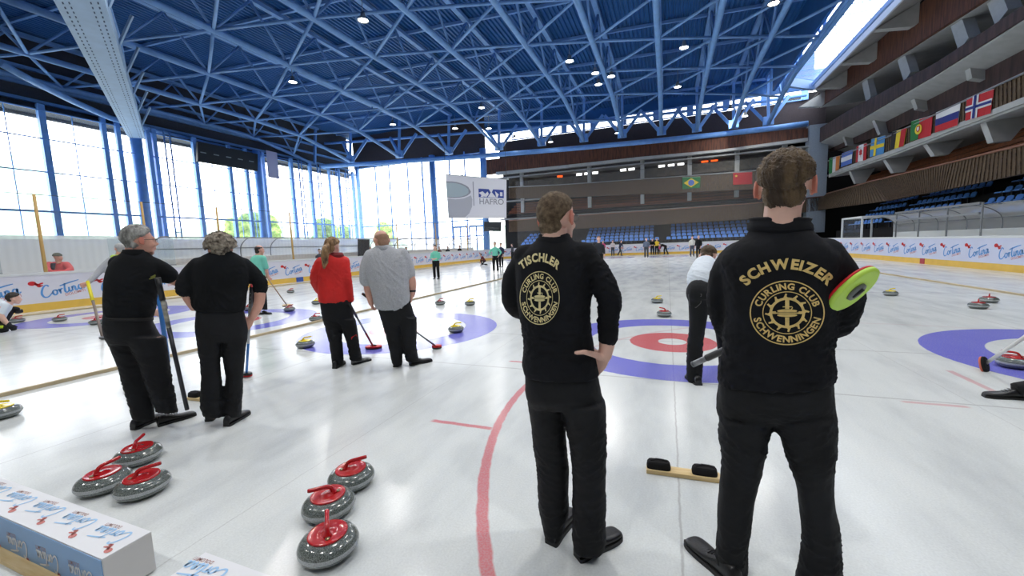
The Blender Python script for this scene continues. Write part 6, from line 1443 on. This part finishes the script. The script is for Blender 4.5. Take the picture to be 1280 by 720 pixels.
# ------------------------------------------------------------------ flags and banner
def cloth(ax, val, c, wave=.006):
    TL, TR, BR, BL = [on(ax, val, *p) for p in c]; nrm = Vector((1, 0, 0)) if ax == 0 else Vector((0, 1, 0))
    def f(u, v, lift=0):   # u right 0..1, v up 0..1
        p = (BL.lerp(BR, u)).lerp(TL.lerp(TR, u), v); return p-nrm*(lift+wave*math.sin(u*9+v*2))
    return f
def patch(f, poly, lift, n=1):
    """polygon in flag units, fan-split finely enough to follow the cloth"""
    mb = MB(); bm = bmesh.new(); vs = [bm.verts.new((x, y, 0)) for x, y in poly]; bm.faces.new(vs); bmesh.ops.triangulate(bm, faces=bm.faces)
    for _ in range(3):
        ed = [e for e in bm.edges if e.calc_length() > .18]
        if not ed: break
        bmesh.ops.subdivide_edges(bm, edges=ed, cuts=1); bmesh.ops.triangulate(bm, faces=bm.faces)
    bm.verts.index_update(); mb.add([f(v.co.x, v.co.y, lift) for v in bm.verts], [tuple(v.index for v in q.verts) for q in bm.faces]); bm.free(); return mb
R_ = lambda x0, y0, x1, y1: [(x0, y0), (x1, y0), (x1, y1), (x0, y1)]
FC = {k: None for k in ()}
def flagc(n, rgb): return mat('flag_'+n, rgb, .75)
def flag(ax, val, corners, parts, label):
    f = cloth(ax, val, corners); base = None
    for i, (poly, col, nm) in enumerate(parts):
        mb = patch(f, poly, .012+.012*i)
        if base is None:
            g = MB()
            for k in range(8):
                a, b = k/8, (k+1)/8; q = [f(a, 0), f(b, 0), f(b, 1), f(a, 1)]; g.add(q, [(0, 1, 2, 3)])
            base = g.build('flag', col); s = base.modifiers.new('s', 'SOLIDIFY'); s.thickness = .003; prop(base, label, 'flag')
            c = MB(); tl, tr = f(0, 1.01), f(1, 1.01); c.tube([tl, tr], .012, n=5); c.build('top_hem', M_RAIL, base)
        else: mb.build(nm, col, base)
    return base
def ell2(cx, cy, rx, ry, n=20): return [(cx+rx*math.cos(2*math.pi*i/n), cy+ry*math.sin(2*math.pi*i/n)) for i in range(n)]
def star2(cx, cy, r, n=5, k=.42, sx=1): return [(cx+sx*(r if i % 2 == 0 else r*k)*math.sin(math.pi*i/n), cy+(r if i % 2 == 0 else r*k)*math.cos(math.pi*i/n)) for i in range(2*n)]
def flags():
    W = flagc('white', (222, 222, 224)); RD = flagc('red', (186, 34, 44)); BL = flagc('blue', (88, 120, 200)); NB = flagc('navy', (34, 48, 124)); GN = flagc('green', (34, 118, 62)); OR = flagc('orange', (216, 130, 60)); YE = flagc('yellow', (232, 206, 52)); BK = flagc('black', (24, 22, 24)); SB = flagc('sky', (72, 140, 200))
    full = R_(0, 0, 1, 1); X = 13.93
    flag(0, X, ((1037, 198), (1050.5, 194.6), (1049, 212), (1036.6, 218)), [(full, W, 'field'), (R_(0, 0, .33, 1), GN, 'green_stripe'), (R_(.67, 0, 1, 1), OR, 'orange_stripe')], 'green, white and orange striped flag, farthest on the right balcony')
    flag(0, X, ((1052.6, 192), (1066, 187), (1064.7, 204), (1051, 209)), [(full, BL, 'field'), (R_(0, .33, 1, .67), W, 'white_stripe')], 'blue flag with a white middle stripe, second from the far end on the right balcony')
    flag(0, X, ((1070.8, 183), (1083.5, 179), (1082.6, 200), (1069.6, 203)), [(full, RD, 'field'), (R_(.25, 0, .75, 1), W, 'white_stripe'), ([(.5, .8), (.43, .68), (.33, .62), (.38, .5), (.32, .42), (.48, .38), (.49, .24), (.51, .24), (.52, .38), (.68, .42), (.62, .5), (.67, .62), (.57, .68)], RD, 'maple_leaf')], 'red and white flag with a red maple leaf on the right balcony')
    flag(0, X, ((1089.4, 174.3), (1106.4, 169.4), (1104.7, 192), (1087, 196.4)), [(full, SB, 'field'), (R_(0, .4, 1, .6), YE, 'yellow_bar'), (R_(.3, 0, .46, 1), YE, 'yellow_bar')], 'light-blue flag with a yellow cross on the right balcony')
    flag(0, X, ((1115.4, 165), (1134, 160), (1130, 182.5), (1113, 187.7)), [(full, YE, 'field'), (R_(0, 0, .33, 1), BK, 'black_stripe'), (R_(.67, 0, 1, 1), RD, 'red_stripe')], 'black, yellow and red striped flag on the right balcony')
    flag(0, X, ((1139.7, 152), (1165.8, 144.3), (1163.7, 169.4), (1138, 177)), [(full, RD, 'field'), (R_(0, 0, .4, 1), GN, 'green_part'), (ell2(.4, .5, .17, .25), YE, 'yellow_ring'), ([(.31, .66), (.31, .45), (.4, .34), (.49, .45), (.49, .66)], RD, 'shield'), ([(.35, .62), (.35, .48), (.4, .41), (.45, .48), (.45, .62)], W, 'inner_shield')], 'green and red flag with a yellow and white crest on the right balcony')
    flag(0, X, ((1170.3, 141), (1200.5, 128.6), (1198, 156.4), (1169.8, 166)), [(full, W, 'field'), (R_(0, .33, 1, .66), NB, 'blue_stripe'), (R_(0, 0, 1, .33), RD, 'red_stripe')], 'white, blue and red striped flag, second nearest on the balcony')
    flag(0, X, ((1208.8, 123.4), (1242.7, 111.3), (1238.3, 141.7), (1206.7, 151.2)), [(full, RD, 'field'), (R_(0, .36, 1, .64), W, 'white_bar'), (R_(.26, 0, .5, 1), W, 'white_bar'), (R_(0, .44, 1, .56), NB, 'blue_bar'), (R_(.33, 0, .43, 1), NB, 'blue_bar')], 'red flag with a blue and white cross, nearest of the row on the right balcony')
    flag(1, 48.93, ((852.7, 221.6), (875.6, 221), (875, 234.7), (853, 236.5)), [(full, GN, 'field'), ([(.08, .5), (.5, .1), (.92, .5), (.5, .9)], YE, 'yellow_diamond'), (ell2(.5, .5, .17, .26), BL, 'blue_disc')], 'green flag with a yellow diamond and blue disc on the far balcony')
    flag(1, 48.93, ((916.4, 216), (940.3, 215), (940.3, 230), (916.4, 231)), [(full, RD, 'field'), (star2(.16, .72, .13, sx=.7), YE, 'yellow_star')], 'red flag with a small yellow star on the far balcony')
    # HAFRO banner
    f = cloth(1, 40.0, ((557, 218), (633, 224), (633, 272.5), (560.5, 273)), .012)
    M_BAN = mat('banner_white', (224, 224, 232), .6); G1 = mat('banner_grey', (176, 178, 188), .6); G2 = mat('banner_water', (168, 184, 192), .6); G3 = mat('banner_mid_grey', (146, 148, 158), .6); NV = mat('banner_navy', (48, 70, 150), .6)
    g = MB()
    for k in range(16): a, b = k/16, (k+1)/16; g.add([f(a, 0), f(b, 0), f(b, 1), f(a, 1)], [(0, 1, 2, 3)])
    o = g.build('hanging_banner', M_BAN); s = o.modifiers.new('s', 'SOLIDIFY'); s.thickness = .01; prop(o, 'large white hanging banner reading HAFRO with a grey round tub', 'banner')
    patch(f, [(.0, .46), (.15, .44), (.3, .47), (.42, .55), (.44, .45), (.43, .28), (.38, .12), (.30, .02), (.0, .02)], .02).build('tub_side', G1, o)
    patch(f, [(.0, .86)]+[(x, .64+.21*math.sqrt(max(0, 1-((x-.1)/.32)**2))) for x in (.02, .1, .18, .26, .33, .38, .42)]+[(x, .64-.17*math.sqrt(max(0, 1-((x-.1)/.32)**2))) for x in (.41, .36, .3, .22, .14, .06, .0)], .025).build('tub_rim', G3, o)
    patch(f, [(.0, .82)]+[(x, .64+.18*math.sqrt(max(0, 1-((x-.1)/.29)**2))) for x in (.02, .1, .18, .26, .33, .38)]+[(x, .64-.15*math.sqrt(max(0, 1-((x-.1)/.29)**2))) for x in (.38, .33, .26, .18, .1, .02, .0)], .03).build('water', G2, o)
    patch(f, R_(.455, .3, .47, .88), .02).build('edge_line', G3, o)
    lg = patch(f, R_(.55, .51, .96, .72), .02).build('logo_block', NV, o)
    for poly in ([(.55, .62), (.62, .66), (.66, .60), (.70, .66), (.72, .60), (.68, .52), (.62, .54)], [(.70, .52), (.76, .66), (.84, .52), (.82, .68), (.88, .60), (.86, .52)], [(.72, .72), (.76, .62), (.79, .72)], [(.90, .66), (.94, .66), (.94, .56), (.90, .56)], [(.58, .52), (.60, .57), (.64, .52)]):
        patch(f, poly, .026).build('white_shape', M_BAN, lg)
    t = MB(); vs, fs = glyphs('HAFRO', .01); xs = [v[0] for v in vs]; w = max(xs)-min(xs); t.add([f(.56+(v[0]-min(xs))/w*.40, .345+v[1]*.145/.72, .022) for v in vs], fs); t.build('lettering', G3, o)
    t = MB(); t.tube([f(0, 1.0), f(1, 1.0)], .03, n=6); t.build('top_rod', M_DARKG, o)
    for u in (.0, 1.0): t = MB(); p = f(u, 1); t.tube([p, Vector((p.x, p.y, 12.9))], .02, n=5); t.build('cable', M_DARKG, o)
    # dark score panels on the left windows, dark screen at the far corner
    P = [on(0, -40.6, *p) for p in ((245, 178), (320, 193), (320, 214), (245, 202))]; b = MB(); b.slab(P, (.25, 0, 0)); o = prop(b.build('scoreboard', mat('scoreboard_black', (30, 34, 38), .5)), 'long dark scoreboard fixed high in the left window wall', 'scoreboard')
    dash = mat('scoreboard_marks', (150, 160, 160), .6)
    for i in range(5):
        u = .08+.2*i; p = P[0].lerp(P[1], u).lerp(P[3].lerp(P[2], u), .5); b = MB(); b.box((p.x+.27, p.y, p.z), (.02, .5, .09)); b.build('dash', dash, o)
    P = [on(1, 45.5, *p) for p in ((605, 277), (626, 277), (625, 289), (605, 289))]; b = MB(); b.slab(P, (0, .3, 0)); prop(b.build('scoreboard', MATS['scoreboard_black']), 'dark screen beside the blue column below the banner', 'scoreboard')
    P = [on(0, -19.4, *p) for p in ((448, 299), (462, 299), (462, 330), (448, 330))]; b = MB(); b.slab(P, (-.06, 0, 0)); prop(b.build('door_panel', M_DARK), 'black panel behind the rink boards left of the bald man', 'panel')
    p = on(0, -39.9, 334, 200); b = MB(); b.box((p.x, p.y+.6, p.z-.4), (.05, 1.3, 2.8)); q = prop(b.build('hanging_banner', mat('pale_violet_banner', (176, 178, 214), .6)), 'small pale violet banner at the far end of the left windows', 'banner')
# ------------------------------------------------------------------ outside
def outside():
    b = MB(); b.box((0, 0, -.6), (900, 900, .5)); b.build('ground', mat('outdoor_ground', (196, 200, 190), .9, var=.15, vscale=.1), kind='structure')
    bm = bmesh.new(); bmesh.ops.create_grid(bm, x_segments=90, y_segments=24, size=1)
    for v in bm.verts:
        a = math.radians(100+v.co.x*80); r = 230+v.co.y*90; h = (26+20*math.sin(a*5)+12*math.sin(a*11+1)+7*math.sin(a*23))*(max(0, v.co.y+1)/2)**.8
        v.co = (r*math.cos(a), r*math.sin(a), h-1)
    me = bpy.data.meshes.new('hills'); bm.to_mesh(me); bm.free(); me.materials.append(mat('hazy_wooded_hills', (120, 150, 128), .95, rgb2=(190, 204, 190), vscale=.08)); o = bpy.data.objects.new('hills', me); COL.objects.link(o); o['kind'] = 'structure'  # distant haze is put into the hills as paler base colours
    r = random.Random(3); protos = []
    TM = [mat('tree_foliage_%s' % n, c, .9, rgb2=c2, vscale=2, bump=.8, bscale=5) for n, c, c2 in (('bright', (96, 132, 58), (176, 196, 110)), ('deep', (60, 92, 54), (120, 150, 84)))]
    for k in range(2):
        root = empty('tree'); f = Blob()
        for _ in range(26): a = r.uniform(0, 6.28); z = r.uniform(2.2, 7.2); q = (1-abs(z-4.2)/4)*1.9; f.ell((q*math.cos(a)*r.random(), q*math.sin(a)*r.random(), z), (r.uniform(.7, 1.3),)*3, nu=10, nv=8)
        f.done('crown', TM[k], .2, 0, root, noise=[(.9, .25, k)]); t = MB(); t.tube([(0, 0, -.4), (0, 0, 3)], [.25, .16], n=8); t.build('trunk', M_WOOD, root); protos.append(root)
    used = [False, False]
    for i, y in enumerate((30, 33.5, 37, 41.5, 46, 50, 54)):
        k = i % 2; o = protos[k] if not used[k] else copy_tree(protos[k]); used[k] = True
        o.location = (-52-3*(i % 3), y*1.22, -.3); s = r.uniform(.8, 1.15); o.scale = (s, s, s); prop(o, 'green tree outside the left windows', 'tree', 'trees outside the left windows')
# ------------------------------------------------------------------ far figures
def crowd():
    GR = mat('dark_grey_cloth', (62, 66, 74), .75); NV = mat('navy_cloth', (40, 48, 80), .75); MR = mat('maroon_cloth', (96, 36, 42), .75); PK = mat('magenta_cloth', (206, 70, 130), .75); YW = mat('yellow_vest', (222, 190, 50), .7); BLK = M_BLACKB
    def at(px, py):
        g = G(px, py)
        if g.y > 46.6: g = g*(46.6/g.y)
        return g.x, g.y
    def atx(px, x): g = on(0, x, px, 300); return x, g.y
    F = far_person
    x, y = at(546, 349); F(x, y, -80, 1.70, M_TEAL, M_BLACKP, 'lone player in mint shirt near the left boards, hands held together', arms='front')
    x, y = at(620, 340.5); F(x, y, -70, 1.80, M_TEAL, M_BLACKP, 'player in a mint shirt facing the camera left of the TISCHLER jacket', arms='hip')
    x, y = at(627, 334); F(x, y, -100, 1.78, NV, M_BLACKP, 'dark-clad player just behind the mint player left of TISCHLER')
    x, y = at(605, 331.5); F(x, y, 200, 1.5, MR, M_BLACKP, 'player in maroon crouching low near the far left boards', pose='crouch', arms='reach')
    x, y = at(641, 327); F(x, y, 180, 1.75, GR, M_BLACKP, 'player in grey at the left edge of the TISCHLER sleeve', pose='stand')
    x, y = at(749, 343); F(x, y, -75, 1.82, mat('charcoal_shirt', (44, 48, 56), .75), M_BLACKP, 'bald man in a charcoal shirt on the ice right of the TISCHLER shoulder', hair=mat('thin_hair', (150, 110, 92), .8), arms='down')
    x, y = at(775, 319.5); F(x, y, -30, 1.75, NV, GR, 'far player in dark blue striding with legs apart left of the far house', pose='stride', arms='reach')
    x, y = at(808, 322); F(x, y, -90, 1.80, mat('blue_grey_cloth', (96, 108, 132), .75), GR, 'far player in blue-grey standing in the middle of the far house')
    x, y = at(815.5, 318.5); F(x, y, -90, 1.76, BLK, M_BLACKP, 'far player in black behind the one in blue-grey', arms='front')
    x, y = at(832, 318); F(x, y, 190, 1.7, BLK, M_BLACKP, 'far player in black bent over in the far house', pose='bend', arms='reach')
    x, y = at(824, 314.5); F(x, y, -90, 1.1, PK, GR, 'far child-sized figure in pink beside the bent player')
    x, y = at(865, 320.5); F(x, y, -80, 1.80, mat('cream_jacket', (214, 214, 208), .75), mat('slate_trousers', (70, 78, 96), .75), 'far man in a cream jacket and slate trousers near the white shirt')
    x, y = at(873, 322.5); F(x, y, -120, 1.80, BLK, M_BLACKP, 'far man in black talking to the one in the cream jacket', hair=mat('white_hair_far', (190, 186, 180), .8))
    x, y = at(754, 318.5); F(x, y, -90, 1.72, PK, GR, 'far figure in magenta right beside the charcoal-shirted man')
    x, y = at(766, 317); F(x, y, -90, 1.75, mat('pale_cloth', (216, 206, 206), .75), GR, 'far figure in pale clothes behind the striding player')
    x, y = at(821, 316.5); F(x, y, -90, 1.76, YW, M_BLACKP, 'far figure in a yellow top behind the black-clad players')
    # behind the left boards
    for px, xx, top, h, lab in ((398, -20.1, GR, 1.78, 'man in dark grey behind the left boards, left of the red jacket'), (462, -20.2, NV, 1.85, 'man in a navy shirt behind the left boards, beside the bald man'), (507, -20.2, GR, 1.75, 'man in dark grey behind the left boards, right of the bald man'), (559, -20.2, BLK, 1.75, 'spectator in black behind the boards, right of the lone mint player'), (574, -20.3, BLK, 1.78, 'second spectator in black behind the boards, left of the thick far column'), (548.5, -20.3, MR, 1.72, 'spectator in maroon behind the boards just above the lone mint player')):
        x, y = atx(px, xx); F(x, y, -20, h, top, M_BLACKP, lab, skin=M_SKIN_RED if px == 462 else None)
    # person mostly hidden behind the man in the polo
    g = G(180, 490); F(g.x, g.y, 12, 1.62, NV, M_BLACKP, 'person in navy almost hidden behind the black polo, one shoe showing', pose='stride', arms='front')
    # player sliding at the right edge: one shoe and leg in view
    g = G(1262, 498); o = Blob(); 
def edge_player():
    """crouched player mostly beyond the right edge, trailing shoe in the picture"""
    g = G(1247, 497); d = Vector((1, .05, 0)).normalized(); up = Vector((0, 0, 1)); s = Vector((-d.y, d.x, 0)); O = g
    P = lambda a, b, c: O+d*a+s*b+up*c
    b = Blob(); M = Matrix((s*-1, d, up)).transposed()
    b.tube([P(.19, 0, .08), P(.48, 0, .16), P(.86, .05, .36)], [.04, .055, .08], n=12); b.tube([P(.95, .1, .38), P(1.35, .25, .55), P(1.3, .27, .1)], [.085, .06, .04], n=12)
    b.tube([P(.85, .1, .42), P(1.1, .12, .66), P(1.32, .12, .84)], [.15, .15, .11], n=14)
    for q in (-1, 1): b.tube([P(1.26, .12+q*.16, .82), P(1.5, .12+q*.2, .6), P(1.68, .12+q*.08, .45)], [.055, .045, .032], n=10); add_hand(b, P(1.68, .12+q*.08, .45), d-up*.3, up, 1, (40, 40, 30))
    C = P(1.5, .12, 1.02); add_head(b, C, M, 1); b.tube([P(1.3, .12, .86), C], .058, n=12)
    o = b.done('person', M_SKIN, .014, 1); prop(o, 'crouching player beyond the right edge, only a black shoe showing', 'person')
    t = Blob(); t.tube([P(.11, 0, .085), P(.48, 0, .17), P(.86, .05, .38)], [.06, .085, .12], n=12); t.tube([P(.9, .1, .4), P(1.36, .25, .57), P(1.3, .27, .1)], [.12, .09, .07], n=12); t.ell(P(.88, .1, .42), (.17, .17, .16)); t.done('trousers', M_BLACKP, .014, 2, o)
    t = Blob(); t.tube([P(.88, .1, .46), P(1.1, .12, .68), P(1.32, .12, .85)], [.17, .18, .13], n=14)
    for q in (-1, 1): t.tube([P(1.26, .12+q*.16, .82), P(1.5, .12+q*.2, .6)], [.075, .06], n=10)
    t.done('jacket', M_BLACKB, .014, 2, o)
    h = P(.17, 0, 0); tt = P(-1, 0, 0); shoe((h.x, h.y), (tt.x, tt.y), M_SHOE, M_SOLE, o, .27, acc=M_SOLEG)
    h = P(1.22, .27, 0); tt = P(3, .27, 0); shoe((h.x, h.y), (tt.x, tt.y), M_SHOE, M_SOLE, o, .27)
    add_hair('hair', M_DARKH, C, M, 1, noise=0, voxel=.012, parent=o)
# ------------------------------------------------------------------ light
def world(strength=3.0):
    w = bpy.data.worlds.new('sky'); SC.world = w; w.use_nodes = True; nt = w.node_tree; bg = nt.nodes['Background']
    tc = nt.nodes.new('ShaderNodeTexCoord'); sp = nt.nodes.new('ShaderNodeSeparateXYZ'); nt.links.new(tc.outputs['Generated'], sp.inputs[0])
    r = nt.nodes.new('ShaderNodeValToRGB'); nt.links.new(sp.outputs[2], r.inputs[0]); e = r.color_ramp.elements
    e[0].position = 0; e[0].color = (1, 1, 1, 1); e[1].position = .7; e[1].color = (.9, .95, 1, 1); nt.links.new(r.outputs[0], bg.inputs[0]); bg.inputs[1].default_value = strength
world(WORLD)
LAMP_W = LW
SC.view_settings.exposure = EXPO
_, vs = person_schweizer(); _, vt = person_tischler()
for f in (person_polo, person_curly, person_greypolo, person_red, person_bending, person_teal_near, person_vest, person_crouch, person_spectator): f()
props(); brooms(vs, vt); boards(); roof(); facade(); tribunes(); seats(); shelters(); flags(); outside(); crowd(); edge_player(); lamps()
for o in list(bpy.data.objects):
    if o.users_collection == (): bpy.data.objects.remove(o)
SC.cycles.use_denoising = True
SC.cycles.max_bounces = 8; SC.cycles.transparent_max_bounces = 16; SC.cycles.sample_clamp_indirect = 6
